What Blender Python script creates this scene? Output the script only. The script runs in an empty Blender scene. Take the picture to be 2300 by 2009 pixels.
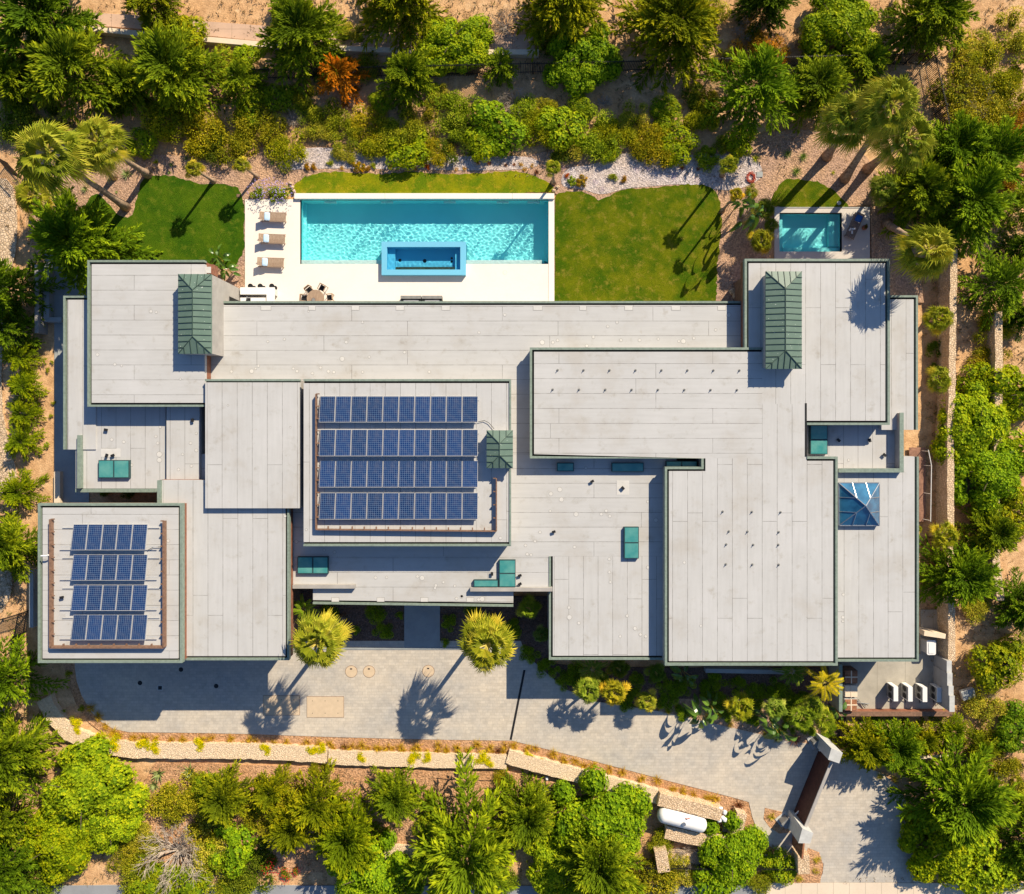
import bpy, math, random
from mathutils import Vector, noise
R = random.Random(7)
scene = bpy.context.scene
C = scene.collection
D = 51.0; F = 1530.0; PX, PY = 1160.0, 960.0          # camera height, focal length and nadir point in photo pixels
# ---------------------------------------------------------------- camera
cam = bpy.data.cameras.new('camera'); co = bpy.data.objects.new('camera', cam); C.objects.link(co)
co.location = (0, 0, D); co.rotation_euler = (0, 0, 0)
cam.sensor_width = 36; cam.sensor_fit = 'HORIZONTAL'; cam.lens = 36 * F / 2300
cam.shift_x = -10 / 2300; cam.shift_y = -44.5 / 2300; cam.clip_end = 2000; cam.clip_start = 0.5
scene.camera = co
# ---------------------------------------------------------------- light
ELEV = math.radians(34.5); AZ = math.atan2(0.59, 0.807)   # clockwise from +Y, towards the sun
w = bpy.data.worlds.new('World'); scene.world = w; w.use_nodes = True
nt = w.node_tree; bg = nt.nodes['Background']
sky = nt.nodes.new('ShaderNodeTexSky'); sky.sky_type = 'NISHITA'; sky.sun_disc = False
sky.sun_elevation = ELEV; sky.sun_rotation = AZ; sky.air_density = 1.0; sky.dust_density = 0.6; sky.ozone_density = 3.5
tint = nt.nodes.new('ShaderNodeMix'); tint.data_type = 'RGBA'; tint.blend_type = 'MULTIPLY'; tint.inputs[0].default_value = 1.0; tint.inputs[7].default_value = (0.86, 0.98, 1.10, 1)
nt.links.new(sky.outputs[0], tint.inputs[6]); nt.links.new(tint.outputs[2], bg.inputs[0]); bg.inputs[1].default_value = 0.068
sun = bpy.data.lights.new('sun', 'SUN'); sun.energy = 4.8; sun.angle = math.radians(0.5); sun.color = (1, 0.87, 0.66)
so = bpy.data.objects.new('sun', sun); C.objects.link(so)
sd = Vector((math.sin(AZ) * math.cos(ELEV), math.cos(AZ) * math.cos(ELEV), math.sin(ELEV)))
so.rotation_euler = sd.to_track_quat('Z', 'Y').to_euler(); so.location = sd * 60
scene.view_settings.view_transform = 'Standard'; scene.view_settings.look = 'None'
scene.view_settings.exposure = 0.68; scene.view_settings.gamma = 1; scene.view_settings.use_curve_mapping = False
scene.cycles.max_bounces = 9; scene.cycles.diffuse_bounces = 4; scene.cycles.transparent_max_bounces = 8
scene.cycles.use_denoising = True; scene.cycles.sample_clamp_indirect = 4

# ---------------------------------------------------------------- helpers
def W(px, py, h=0.0):
    k = (D - h) / F
    return Vector(((px - PX) * k, (PY - py) * k, h))
def tag(o, label=None, cat=None, group=None, kind=None):
    if label: o['label'] = label
    if cat: o['category'] = cat
    if group: o['group'] = group
    if kind: o['kind'] = kind
    return o
def empty(name, loc, label, cat, group=None, rz=0.0):
    o = bpy.data.objects.new(name, None); C.objects.link(o); o.location = loc; o.rotation_euler[2] = rz
    o.empty_display_size = 0.3
    return tag(o, label, cat, group)
class MB:
    def __init__(s): s.v = []; s.f = []; s.m = []; s.t = []; s.mi = 0; s.ti = 0.5
    def add(s, vs, fs):
        b = len(s.v); s.v += [tuple(v) for v in vs]
        for f in fs: s.f.append(tuple(b + i for i in f)); s.m.append(s.mi); s.t.append(s.ti)
    def quad(s, a, b, c, d): s.add((a, b, c, d), ((0, 1, 2, 3),))
    def box(s, x0, y0, z0, x1, y1, z1):
        if x0 > x1: x0, x1 = x1, x0
        if y0 > y1: y0, y1 = y1, y0
        s.add([(x0,y0,z0),(x1,y0,z0),(x1,y1,z0),(x0,y1,z0),(x0,y0,z1),(x1,y0,z1),(x1,y1,z1),(x0,y1,z1)],
              [(3,2,1,0),(4,5,6,7),(0,1,5,4),(1,2,6,5),(2,3,7,6),(3,0,4,7)])
    def bar(s, a, b, wd, ht):                     # box between two points, width wd across, height ht (vertical), a,b at its centre line
        a = Vector(a); b = Vector(b); d = b - a
        n = Vector((-d.y, d.x, 0))
        if n.length < 1e-6: n = Vector((1, 0, 0))
        n.normalize(); u = d.cross(n).normalized(); n *= wd / 2; u *= ht / 2
        p = [a-n-u, a+n-u, a+n+u, a-n+u, b-n-u, b+n-u, b+n+u, b-n+u]
        s.add(p, [(0,1,2,3),(7,6,5,4),(0,4,5,1),(1,5,6,2),(2,6,7,3),(3,7,4,0)])
    def prism(s, poly, z0, z1, bottom=True):
        n = len(poly)
        s.add([(p[0], p[1], z0) for p in poly] + [(p[0], p[1], z1) for p in poly],
              [tuple(range(n, 2*n))] + ([tuple(range(n-1, -1, -1))] if bottom else []) + [(i, (i+1) % n, n+(i+1) % n, n+i) for i in range(n)])
    def tube(s, pts, rs, n=7, cap=True):
        pts = [Vector(p) for p in pts]; b = len(s.v); k = len(pts)
        for i, p in enumerate(pts):
            d = (pts[min(i+1, k-1)] - pts[max(i-1, 0)]).normalized()
            x = d.cross(Vector((0.3, 0.9, 0.1))); x = x.normalized() if x.length > 1e-5 else Vector((1,0,0)); y = d.cross(x)
            r = rs[i] if isinstance(rs, (list, tuple)) else rs
            for j in range(n):
                a = 2*math.pi*j/n; s.v.append(tuple(p + (x*math.cos(a) + y*math.sin(a))*r))
        fs = [(b+i*n+j, b+i*n+(j+1) % n, b+(i+1)*n+(j+1) % n, b+(i+1)*n+j) for i in range(k-1) for j in range(n)]
        if cap: fs += [tuple(b+j for j in range(n-1, -1, -1)), tuple(b+(k-1)*n+j for j in range(n))]
        for f in fs: s.f.append(f); s.m.append(s.mi); s.t.append(s.ti)
    def disc(s, c, r, z0, z1, n=20):
        s.prism([(c[0]+r*math.cos(2*math.pi*i/n), c[1]+r*math.sin(2*math.pi*i/n)) for i in range(n)], z0, z1)
    def mesh(s, name, mats, smooth=False, origin=None):
        me = bpy.data.meshes.new(name)
        vs = s.v if origin is None else [(v[0]-origin[0], v[1]-origin[1], v[2]-origin[2]) for v in s.v]
        me.from_pydata(vs, [], s.f)
        for m in (mats if isinstance(mats, (list, tuple)) else [mats]): me.materials.append(m)
        if any(s.m): me.polygons.foreach_set('material_index', s.m)
        at = me.attributes.new('tint', 'FLOAT', 'FACE'); at.data.foreach_set('value', s.t)
        if smooth: me.polygons.foreach_set('use_smooth', [True]*len(s.f))
        me.update(); return me
    def build(s, name, mats, parent=None, smooth=False, origin=None):
        me = s.mesh(name, mats, smooth, origin)
        o = bpy.data.objects.new(name, me); C.objects.link(o)
        if origin is not None: o.location = origin
        if parent is not None: o.parent = parent
        return o
def part(mb, name, mats, parent, smooth=False):
    """mesh written in world coordinates, parented to a thing whose own place is kept"""
    P = parent; loc = Vector((0,0,0)); chain = P
    while chain is not None: loc += chain.location; chain = chain.parent
    return mb.build(name, mats, parent, smooth) if loc.length < 1e-9 else _part(mb, name, mats, parent, smooth, loc)
def _part(mb, name, mats, parent, smooth, loc):
    me = mb.mesh(name, mats, smooth, origin=loc)
    o = bpy.data.objects.new(name, me); C.objects.link(o); o.parent = parent; return o
def link(me, name, parent=None, loc=None, sc=None, rot=None, col=None):
    o = bpy.data.objects.new(name, me); C.objects.link(o)
    if parent is not None: o.parent = parent
    if loc is not None: o.location = loc
    if sc is not None: o.scale = sc if hasattr(sc, '__len__') else (sc, sc, sc)
    if rot is not None: o.rotation_euler = rot
    if col is not None: o.color = (*col, 1)
    return o
ORD = ['first','second','third','fourth','fifth','sixth','seventh','eighth','ninth','tenth','eleventh','twelfth','thirteenth','fourteenth','fifteenth','sixteenth','seventeenth','eighteenth','nineteenth','twentieth']
ORD += ['twenty-'+x for x in ORD[:9]] + ['thirtieth'] + ['thirty-'+x for x in ORD[:9]] + ['fortieth'] + ['forty-'+x for x in ORD[:9]] + ['fiftieth']

# ---------------------------------------------------------------- materials
class N:
    def __init__(s, name):
        s.m = bpy.data.materials.new(name); s.m.use_nodes = True; s.t = s.m.node_tree; s.b = s.t.nodes['Principled BSDF']
        s.out = s.t.nodes['Material Output']
    def n(s, typ, **kw):
        nd = s.t.nodes.new(typ)
        for k, v in kw.items():
            if k in nd.inputs.keys(): nd.inputs[k].default_value = v
            else: setattr(nd, k, v)
        return nd
    def l(s, a, b): s.t.links.new(a, b)
    def coords(s, scale=(1,1,1), rot=0.0, loc=(0,0,0)):
        tc = s.n('ShaderNodeTexCoord'); mp = s.n('ShaderNodeMapping')
        mp.inputs['Scale'].default_value = scale; mp.inputs['Rotation'].default_value = (0,0,rot); mp.inputs['Location'].default_value = loc
        s.l(tc.outputs['Object'], mp.inputs[0]); return mp.outputs[0]
    def noise(s, co, sc, det=4, rough=0.55, dist=0.0):
        nd = s.n('ShaderNodeTexNoise'); nd.inputs['Scale'].default_value = sc; nd.inputs['Detail'].default_value = det
        nd.inputs['Roughness'].default_value = rough; nd.inputs['Distortion'].default_value = dist
        if co is not None: s.l(co, nd.inputs['Vector'])
        return nd.outputs[0]
    def ramp(s, fac, stops, interp='LINEAR'):
        r = s.n('ShaderNodeValToRGB'); r.color_ramp.interpolation = interp; e = r.color_ramp.elements
        while len(e) < len(stops): e.new(0.5)
        for i, (p, c) in enumerate(stops):
            e[i].position = p; e[i].color = (*c, 1) if len(c) == 3 else c
        s.l(fac, r.inputs[0]); return r.outputs[0]
    def mix(s, fac, a, b, mode='MIX'):
        m = s.n('ShaderNodeMix'); m.data_type = 'RGBA'; m.blend_type = mode
        for sock, v in ((m.inputs[0], fac), (m.inputs[6], a), (m.inputs[7], b)):
            if hasattr(v, 'default_value'): s.l(v, sock)
            elif isinstance(v, (int, float)): sock.default_value = v
            else: sock.default_value = (*v, 1)
        return m.outputs[2]
    def bump(s, h, st=0.3, dist=0.05):
        b = s.n('ShaderNodeBump'); b.inputs['Strength'].default_value = st; b.inputs['Distance'].default_value = dist
        s.l(h, b.inputs['Height']); s.l(b.outputs[0], s.b.inputs['Normal'])
    def base(s, c):
        if hasattr(c, 'default_value'): s.l(c, s.b.inputs['Base Color'])
        else: s.b.inputs['Base Color'].default_value = (*c, 1)
    def done(s, rough=0.8, metal=0.0, spec=0.3):
        s.b.inputs['Roughness'].default_value = rough; s.b.inputs['Metallic'].default_value = metal
        s.b.inputs['Specular IOR Level'].default_value = spec; return s.m
def g3(v): return (v, v, v)
def plain(name, c, rough=0.7, metal=0.0, var=0.12, sc=3.0, spec=0.3):
    m = N(name); co = m.coords(); f = m.noise(co, sc, 5)
    m.base(m.mix(m.ramp(f, [(0.3, g3(1-var)), (0.7, g3(1+var*0.3))]), (0,0,0), c, 'MIX') if False else m.mix(1.0, c, m.ramp(f, [(0.3, g3(1-var*1.5)), (0.7, g3(1))]), 'MULTIPLY'))
    m.bump(m.noise(co, sc*12, 3), 0.15, 0.01)
    return m.done(rough, metal, spec)
def roofmat(name, vert, seed, base=(0.49, 0.485, 0.48)):
    m = N(name); rr = random.Random(seed)
    co = m.coords(rot=math.pi/2 if vert else 0.0, loc=(rr.uniform(0, 9), rr.uniform(0, 1), 0))
    br = m.n('ShaderNodeTexBrick'); br.offset = 0.37; br.offset_frequency = 2; br.squash = 1.5; br.squash_frequency = 3
    br.inputs['Scale'].default_value = 1; br.inputs['Mortar Size'].default_value = 0.014; br.inputs['Mortar Smooth'].default_value = 0.0
    br.inputs['Brick Width'].default_value = 10.5; br.inputs['Row Height'].default_value = 1.02
    br.inputs['Color1'].default_value = (*g3(1.0), 1); br.inputs['Color2'].default_value = (*g3(0.98), 1); br.inputs['Mortar'].default_value = (*g3(0.97), 1)
    m.l(co, br.inputs['Vector'])
    st = m.coords(scale=(0.25, 3.0, 1) if not vert else (3.0, 0.25, 1))
    big = m.noise(m.coords(), 0.35, 5, 0.6)
    streak = m.noise(st, 1.6, 4, 0.6)
    c = m.mix(1.0, base, m.ramp(big, [(0.30, (0.90, 0.87, 0.83)), (0.47, g3(0.98)), (0.55, g3(1.0)), (0.72, (1.05, 1.05, 1.06))]), 'MULTIPLY')
    c = m.mix(1.0, c, m.ramp(streak, [(0.3, g3(0.95)), (0.6, g3(1.01))]), 'MULTIPLY')
    c = m.mix(1.0, c, m.ramp(m.noise(m.coords(), 1.1, 6, 0.7), [(0.27, (0.80, 0.76, 0.71)), (0.36, (0.93, 0.92, 0.90)), (0.44, g3(1.0)), (0.66, g3(1.0)), (0.72, (0.93, 0.90, 0.86))]), 'MULTIPLY')
    c = m.mix(1.0, c, br.outputs['Color'], 'MULTIPLY')
    # seam darkness is broken along its length
    sm = m.n('ShaderNodeMath', operation='MULTIPLY'); m.l(br.outputs['Fac'], sm.inputs[0])
    m.l(m.ramp(m.noise(m.coords(), 1.7, 3), [(0.3, g3(0.35)), (0.6, g3(0.95))]), sm.inputs[1])
    c = m.mix(sm.outputs[0], c, (0.15, 0.14, 0.13))
    m.base(c); m.bump(m.noise(m.coords(), 9, 4), 0.12, 0.02)
    return m.done(0.75, 0, 0.25)
M = {}
M['roof_h'] = [roofmat('membrane_across_%d' % i, False, i) for i in range(3)]
M['roof_v'] = [roofmat('membrane_along_%d' % i, True, 10+i) for i in range(3)]
M['coping'] = plain('coping_metal', (0.24, 0.30, 0.25), 0.55, 0.0, 0.2, 6)
M['gutter'] = plain('gutter_shade', (0.012, 0.012, 0.012), 0.8)  # near-black: the shade of the gap behind the coping is in the colour
M['stucco'] = plain('stucco', (0.40, 0.375, 0.35), 0.9, 0, 0.15, 1.5)
M['cedar'] = plain('red_cedar_siding', (0.30, 0.125, 0.075), 0.7, 0, 0.3, 4)
M['timber'] = plain('weathered_timber', (0.26, 0.15, 0.10), 0.8, 0, 0.3, 6)
M['curb'] = plain('skylight_curb', (0.03, 0.07, 0.075), 0.5)
M['dark'] = plain('dark_metal', (0.02, 0.02, 0.022), 0.5)
M['black_fence'] = plain('black_steel', (0.012, 0.012, 0.014), 0.4)
M['white'] = plain('white_paint', (0.80, 0.79, 0.77), 0.45, 0, 0.06)
M['lightgrey'] = plain('light_grey', (0.55, 0.55, 0.53), 0.6, 0, 0.15)
M['grey'] = plain('mid_grey', (0.25, 0.25, 0.245), 0.7, 0, 0.2)
M['rust'] = plain('rust', (0.42, 0.18, 0.09), 0.8, 0, 0.4, 5)
M['steel'] = plain('galvanised_steel', (0.55, 0.56, 0.57), 0.35, 0.8)
M['alum'] = plain('panel_frame', (0.62, 0.62, 0.62), 0.4, 0.3)
M['tanlid'] = plain('tan_composite', (0.62, 0.48, 0.33), 0.8, 0, 0.08)
M['patchm'] = plain('membrane_patch', (0.60, 0.585, 0.56), 0.75, 0, 0.08)
M['ring'] = plain('patch_edge', (0.30, 0.285, 0.27), 0.8)
M['terracotta'] = plain('terracotta', (0.35, 0.14, 0.08), 0.8)
M['red'] = plain('orange_hose', (0.55, 0.08, 0.04), 0.5)
M['blue'] = plain('blue_fabric', (0.02, 0.12, 0.42), 0.9, 0, 0.15, 8)
M['striped'] = None
def striped(name, c1, c2, sc, axis='X', rough=0.85):
    m = N(name); wv = m.n('ShaderNodeTexWave'); wv.bands_direction = axis; wv.inputs['Scale'].default_value = sc; wv.inputs['Distortion'].default_value = 0.4
    m.l(m.coords(), wv.inputs['Vector']); m.base(m.ramp(wv.outputs['Color'], [(0.35, c1), (0.6, c2)])); return m.done(rough)
M['striped'] = striped('pale_blue_striped_towel', (0.28, 0.50, 0.75), (0.65, 0.78, 0.88), 9)
def woodmat(name, c1, c2, pitch):
    m = N(name); co = m.coords(scale=(1, 1, 1))
    n1 = m.noise(m.coords(scale=(14, 2, 1)), 2, 5); m.base(m.mix(n1, c1, c2)); m.bump(n1, 0.3, 0.01); return m.done(0.75)
M['teak'] = woodmat('weathered_teak', (0.15, 0.095, 0.065), (0.50, 0.36, 0.25), 1)
M['teak_dark'] = woodmat('grey_teak', (0.12, 0.08, 0.065), (0.30, 0.22, 0.18), 1)
def glass_teal(name, c, c2):
    m = N(name); f = m.noise(m.coords(), 1.3, 3); m.base(m.mix(m.ramp(f, [(0.35, g3(0)), (0.65, g3(1))]), c, c2))
    m.done(0.12, 0.0, 0.6); m.b.inputs['Coat Weight'].default_value = 0.5; return m.m
M['teal'] = glass_teal('teal_glass', (0.045, 0.24, 0.235), (0.11, 0.32, 0.29))
M['glassblue'] = glass_teal('blue_glass', (0.012, 0.08, 0.17), (0.03, 0.16, 0.30))
M['glassblue'].node_tree.nodes['Principled BSDF'].inputs['Roughness'].default_value = 0.04
def coppermat():
    m = N('green_standing_seam'); co = m.coords()
    c = m.mix(m.noise(co, 1.6, 5), (0.085, 0.145, 0.115), (0.14, 0.205, 0.165))
    sp = m.ramp(m.noise(co, 9, 2, 0.5), [(0.70, g3(0)), (0.74, g3(1))])
    m.base(m.mix(sp, c, (0.5, 0.55, 0.5))); return m.done(0.5, 0, 0.4)
M['copper'] = coppermat()
M['copper_seam'] = plain('green_seam', (0.05, 0.085, 0.07), 0.5)
def panelmat():
    m = N('solar_cells'); tc = m.n('ShaderNodeTexCoord')
    sep = m.n('ShaderNodeSeparateXYZ'); m.l(tc.outputs['Object'], sep.inputs[0])
    def line(sock, pitch, wd):
        a = m.n('ShaderNodeMath', operation='DIVIDE'); m.l(sock, a.inputs[0]); a.inputs[1].default_value = pitch
        b = m.n('ShaderNodeMath', operation='FRACT'); m.l(a.outputs[0], b.inputs[0])
        c = m.n('ShaderNodeMath', operation='LESS_THAN'); m.l(b.outputs[0], c.inputs[0]); c.inputs[1].default_value = wd
        return c.outputs[0]
    a = line(sep.outputs[0], 0.130, 0.10); b = line(sep.outputs[1], 0.130, 0.10)
    mx = m.n('ShaderNodeMath', operation='MAXIMUM'); m.l(a, mx.inputs[0]); m.l(b, mx.inputs[1])
    oi = m.n('ShaderNodeObjectInfo')
    cell = m.mix(oi.outputs['Random'], (0.004, 0.018, 0.075), (0.006, 0.028, 0.12))
    c = m.mix(mx.outputs[0], cell, (0.13, 0.21, 0.34))
    gn = m.noise(m.coords(), 2.2, 4)
    dust = m.n('ShaderNodeMath', operation='MULTIPLY'); m.l(m.ramp(gn, [(0.45, g3(0)), (0.8, g3(0.5))]), dust.inputs[0]); dust.inputs[1].default_value = 0.25
    c = m.mix(dust.outputs[0], c, (0.35, 0.30, 0.25))
    m.base(c); m.done(0.18, 0, 0.35); return m.m
M['cells'] = panelmat()
def ground_mat():
    m = N('sandy_soil'); co = m.coords()
    n1 = m.noise(co, 0.12, 6, 0.6, 0.5); n2 = m.noise(co, 1.5, 8, 0.7); n3 = m.noise(co, 9, 6, 0.75)
    c = m.mix(m.ramp(n1, [(0.35, g3(0)), (0.65, g3(1))]), (0.66, 0.38, 0.18), (0.76, 0.50, 0.28))
    c = m.mix(m.ramp(n2, [(0.42, g3(0)), (0.62, g3(0.8))]), c, (0.48, 0.27, 0.13))
    c = m.mix(m.ramp(n2, [(0.28, g3(0.7)), (0.40, g3(0))]), c, (0.80, 0.60, 0.38))
    c = m.mix(1.0, c, m.ramp(n3, [(0.25, g3(0.62)), (0.6, g3(1.05))]), 'MULTIPLY')
    m.base(c); m.bump(m.mix(0.5, n2, n3), 0.9, 0.12); return m.done(0.95, 0, 0.1)
M['ground'] = ground_mat()
def mulchmat(name, c1, c2, c3):
    m = N(name); co = m.coords(); n1 = m.noise(co, 0.35, 5, 0.6); 
    v = m.n('ShaderNodeTexVoronoi'); v.inputs['Scale'].default_value = 9; m.l(co, v.inputs['Vector'])
    c = m.mix(m.ramp(n1, [(0.4, g3(0)), (0.6, g3(1))]), c1, c2)
    c = m.mix(m.ramp(m.noise(co, 8, 6, 0.8), [(0.38, g3(0.85)), (0.6, g3(0))]), c, c3)
    bw = m.n('ShaderNodeRGBToBW'); m.l(v.outputs['Color'], bw.inputs[0]); c = m.mix(1.0, c, m.ramp(bw.outputs[0], [(0.2, g3(0.75)), (0.7, g3(1.15))]), 'MULTIPLY')
    m.base(c); m.bump(m.mix(0.5, v.outputs['Distance'], m.noise(co, 14, 5)), 0.9, 0.08); return m.done(0.95, 0, 0.1)
M['mulch'] = mulchmat('bark_mulch', (0.50, 0.33, 0.24), (0.60, 0.38, 0.23), (0.25, 0.15, 0.10))
M['gravel'] = mulchmat('grey_shell_mulch', (0.62, 0.55, 0.54), (0.62, 0.50, 0.42), (0.30, 0.25, 0.24))
M['orange_mulch'] = mulchmat('orange_mulch', (0.56, 0.31, 0.16), (0.64, 0.39, 0.23), (0.30, 0.15, 0.07))
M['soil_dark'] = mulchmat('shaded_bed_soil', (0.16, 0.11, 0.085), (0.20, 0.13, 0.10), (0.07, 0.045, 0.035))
def lawnmat(name, c1, c2, c3):
    m = N(name); co = m.coords()
    c = m.mix(m.ramp(m.noise(co, 0.5, 6, 0.65), [(0.40, g3(0)), (0.60, g3(1))]), c1, c2)
    c = m.mix(m.ramp(m.noise(co, 1.6, 7, 0.75), [(0.52, g3(0)), (0.66, g3(0.8))]), c, c3)
    f = m.noise(m.coords(scale=(1.0, 1.8, 1)), 11, 8, 0.9)
    c = m.mix(1.0, c, m.ramp(f, [(0.30, g3(0.42)), (0.62, g3(1.28))]), 'MULTIPLY')
    m.base(c); m.bump(f, 1.0, 0.08); return m.done(0.95, 0, 0.05)
M['lawn'] = lawnmat('lawn', (0.055, 0.11, 0.003), (0.145, 0.165, 0.005), (0.27, 0.22, 0.03))
M['lawn_y'] = lawnmat('yellowing_lawn', (0.12, 0.19, 0.005), (0.27, 0.27, 0.006), (0.42, 0.31, 0.02))
M['lawn_g'] = lawnmat('green_lawn', (0.038, 0.10, 0.004), (0.075, 0.14, 0.005), (0.15, 0.19, 0.015))
def paver():
    m = N('grey_pavers'); outs = []
    br = m.n('ShaderNodeTexBrick'); br.offset = 0.5; br.inputs['Scale'].default_value = 1
    br.inputs['Mortar Size'].default_value = 0.012; br.inputs['Brick Width'].default_value = 0.36; br.inputs['Row Height'].default_value = 0.22
    br.inputs['Bias'].default_value = 0.0; br.squash = 1.4; br.squash_frequency = 3
    br.inputs['Color1'].default_value = (0.50, 0.46, 0.405, 1); br.inputs['Color2'].default_value = (0.575, 0.53, 0.465, 1); br.inputs['Mortar'].default_value = (0.45, 0.415, 0.365, 1)
    m.l(m.coords(rot=0.0), br.inputs['Vector'])
    c = m.mix(1.0, br.outputs['Color'], m.ramp(m.noise(m.coords(), 0.3, 6, 0.65), [(0.3, (0.80, 0.82, 0.86)), (0.65, (1.08, 1.03, 0.96))]), 'MULTIPLY')
    c = m.mix(1.0, c, m.ramp(m.noise(m.coords(), 2.3, 5, 0.65), [(0.3, g3(0.88)), (0.6, g3(1.02))]), 'MULTIPLY')
    c = m.mix(1.0, c, m.ramp(m.noise(m.coords(), 12, 4, 0.7), [(0.3, g3(0.9)), (0.6, g3(1.0))]), 'MULTIPLY')
    m.base(c); m.bump(br.outputs['Fac'], -0.3, 0.01); return m.done(0.85, 0, 0.2)
M['paver'] = paver()
def stone(name, c1, c2, sc=4.0, dark=(0.12, 0.07, 0.04)):
    m = N(name); co = m.coords(); v = m.n('ShaderNodeTexVoronoi'); v.feature = 'DISTANCE_TO_EDGE'; v.inputs['Scale'].default_value = sc
    v2 = m.n('ShaderNodeTexVoronoi'); v2.inputs['Scale'].default_value = sc; m.l(co, v.inputs['Vector']); m.l(co, v2.inputs['Vector'])
    bw = m.n('ShaderNodeRGBToBW'); m.l(v2.outputs['Color'], bw.inputs[0])
    c = m.mix(bw.outputs[0], c1, c2)
    c = m.mix(1.0, c, m.ramp(m.noise(co, 7, 6, 0.7), [(0.3, g3(0.7)), (0.6, g3(1.05))]), 'MULTIPLY')
    c = m.mix(m.ramp(v.outputs['Distance'], [(0.02, g3(0.75)), (0.09, g3(0))]), c, dark)
    m.base(c); m.bump(m.mix(0.35, m.ramp(v.outputs['Distance'], [(0, g3(0)), (0.15, g3(1))]), m.noise(co, 12, 5)), 0.8, 0.06); return m.done(0.9, 0, 0.15)
M['stone'] = stone('tan_fieldstone', (0.62, 0.44, 0.27), (0.84, 0.64, 0.44), 6.5, (0.36, 0.23, 0.13))
M['stone_flat'] = stone('pale_stone_paving', (0.78, 0.58, 0.38), (0.90, 0.72, 0.51), 8.5, (0.66, 0.47, 0.29))
M['riprap'] = stone('tan_cobble', (0.56, 0.40, 0.25), (0.78, 0.60, 0.42), 4.5, (0.28, 0.18, 0.10))
def concrete(name, c, joint=None, var=0.15):
    m = N(name); co = m.coords()
    cc = m.mix(1.0, c, m.ramp(m.noise(co, 0.6, 7, 0.65), [(0.3, g3(1-var)), (0.65, g3(1.0))]), 'MULTIPLY')
    cc = m.mix(1.0, cc, m.ramp(m.noise(co, 9, 5, 0.7), [(0.3, g3(0.94)), (0.6, g3(1.0))]), 'MULTIPLY')
    if joint:
        br = m.n('ShaderNodeTexBrick'); br.offset = 0; br.inputs['Scale'].default_value = 1; br.inputs['Mortar Size'].default_value = 0.015
        br.inputs['Brick Width'].default_value = joint[0]; br.inputs['Row Height'].default_value = joint[1]
        br.inputs['Mortar Smooth'].default_value = 0; m.l(m.coords(loc=(0.3, 0.2, 0)), br.inputs['Vector'])
        cc = m.mix(br.outputs['Fac'], cc, tuple(x*0.55 for x in c))
    m.base(cc); m.bump(m.noise(co, 15, 4), 0.1, 0.01); return m.done(0.85, 0, 0.2)
M['deck'] = concrete('cream_pool_deck', (0.84, 0.76, 0.68), None, 0.05)
M['coping_w'] = concrete('white_pool_coping', (0.87, 0.81, 0.72), (9.5, 50), 0.05)
M['deck2'] = concrete('grey_cream_terrace', (0.62, 0.57, 0.52), None, 0.12)
M['yard'] = concrete('yard_concrete', (0.46, 0.42, 0.35), (2.1, 30), 0.3)
M['path'] = concrete('blue_grey_path', (0.36, 0.38, 0.38), None, 0.25)
M['sidewalk'] = concrete('tan_sidewalk', (0.72, 0.60, 0.47), (1.2, 30), 0.12)
M['street'] = concrete('street_asphalt', (0.30, 0.31, 0.33), None, 0.2)
M['pinkpath'] = concrete('pinkish_concrete', (0.62, 0.42, 0.30), (3.0, 30), 0.2)
M['creamwall'] = concrete('cream_wall_cap', (0.80, 0.65, 0.48), None, 0.15)
M['bark_palm'] = plain('palm_bark', (0.50, 0.35, 0.24), 0.9, 0, 0.45, 5)
M['bark'] = plain('tree_bark', (0.11, 0.075, 0.05), 0.9, 0, 0.4, 5)
M['twig'] = plain('dry_twig', (0.55, 0.46, 0.38), 0.9, 0, 0.3, 5)
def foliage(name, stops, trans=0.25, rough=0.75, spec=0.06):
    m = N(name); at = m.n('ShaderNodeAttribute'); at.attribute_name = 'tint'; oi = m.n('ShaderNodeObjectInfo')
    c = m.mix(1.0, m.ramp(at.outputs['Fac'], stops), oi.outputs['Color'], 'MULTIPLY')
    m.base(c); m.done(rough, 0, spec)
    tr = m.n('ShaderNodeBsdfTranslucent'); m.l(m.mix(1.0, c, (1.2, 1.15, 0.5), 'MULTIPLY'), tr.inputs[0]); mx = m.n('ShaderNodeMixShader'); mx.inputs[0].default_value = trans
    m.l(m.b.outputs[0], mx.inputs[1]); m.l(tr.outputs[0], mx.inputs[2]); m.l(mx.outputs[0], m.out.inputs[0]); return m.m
M['conifer'] = foliage('cypress_foliage', [(0, (0.04, 0.075, 0.003)), (0.45, (0.15, 0.215, 0.006)), (1, (0.48, 0.50, 0.012))], 0.25)
M['broad'] = foliage('broad_leaf', [(0, (0.08, 0.15, 0.004)), (0.5, (0.27, 0.36, 0.008)), (1, (0.58, 0.54, 0.010))], 0.25, 0.65, 0.10)
M['shrub'] = foliage('small_leaf_shrub', [(0, (0.09, 0.12, 0.005)), (0.5, (0.32, 0.35, 0.012)), (1, (0.60, 0.54, 0.04))], 0.2)
M['fan'] = foliage('fan_palm_leaf', [(0, (0.08, 0.13, 0.008)), (0.45, (0.25, 0.30, 0.02)), (1, (0.60, 0.54, 0.07))], 0.25, 0.6, 0.10)
M['stalk'] = plain('palm_stalk', (0.50, 0.40, 0.07), 0.6)
M['paddle'] = foliage('paddle_leaf', [(0, (0.03, 0.09, 0.01)), (1, (0.14, 0.24, 0.03))], 0.2, 0.3, 0.5)
M['grass'] = foliage('grass_blade', [(0, (0.34, 0.20, 0.015)), (0.5, (0.55, 0.36, 0.03)), (1, (0.50, 0.46, 0.03))], 0.25)
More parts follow.
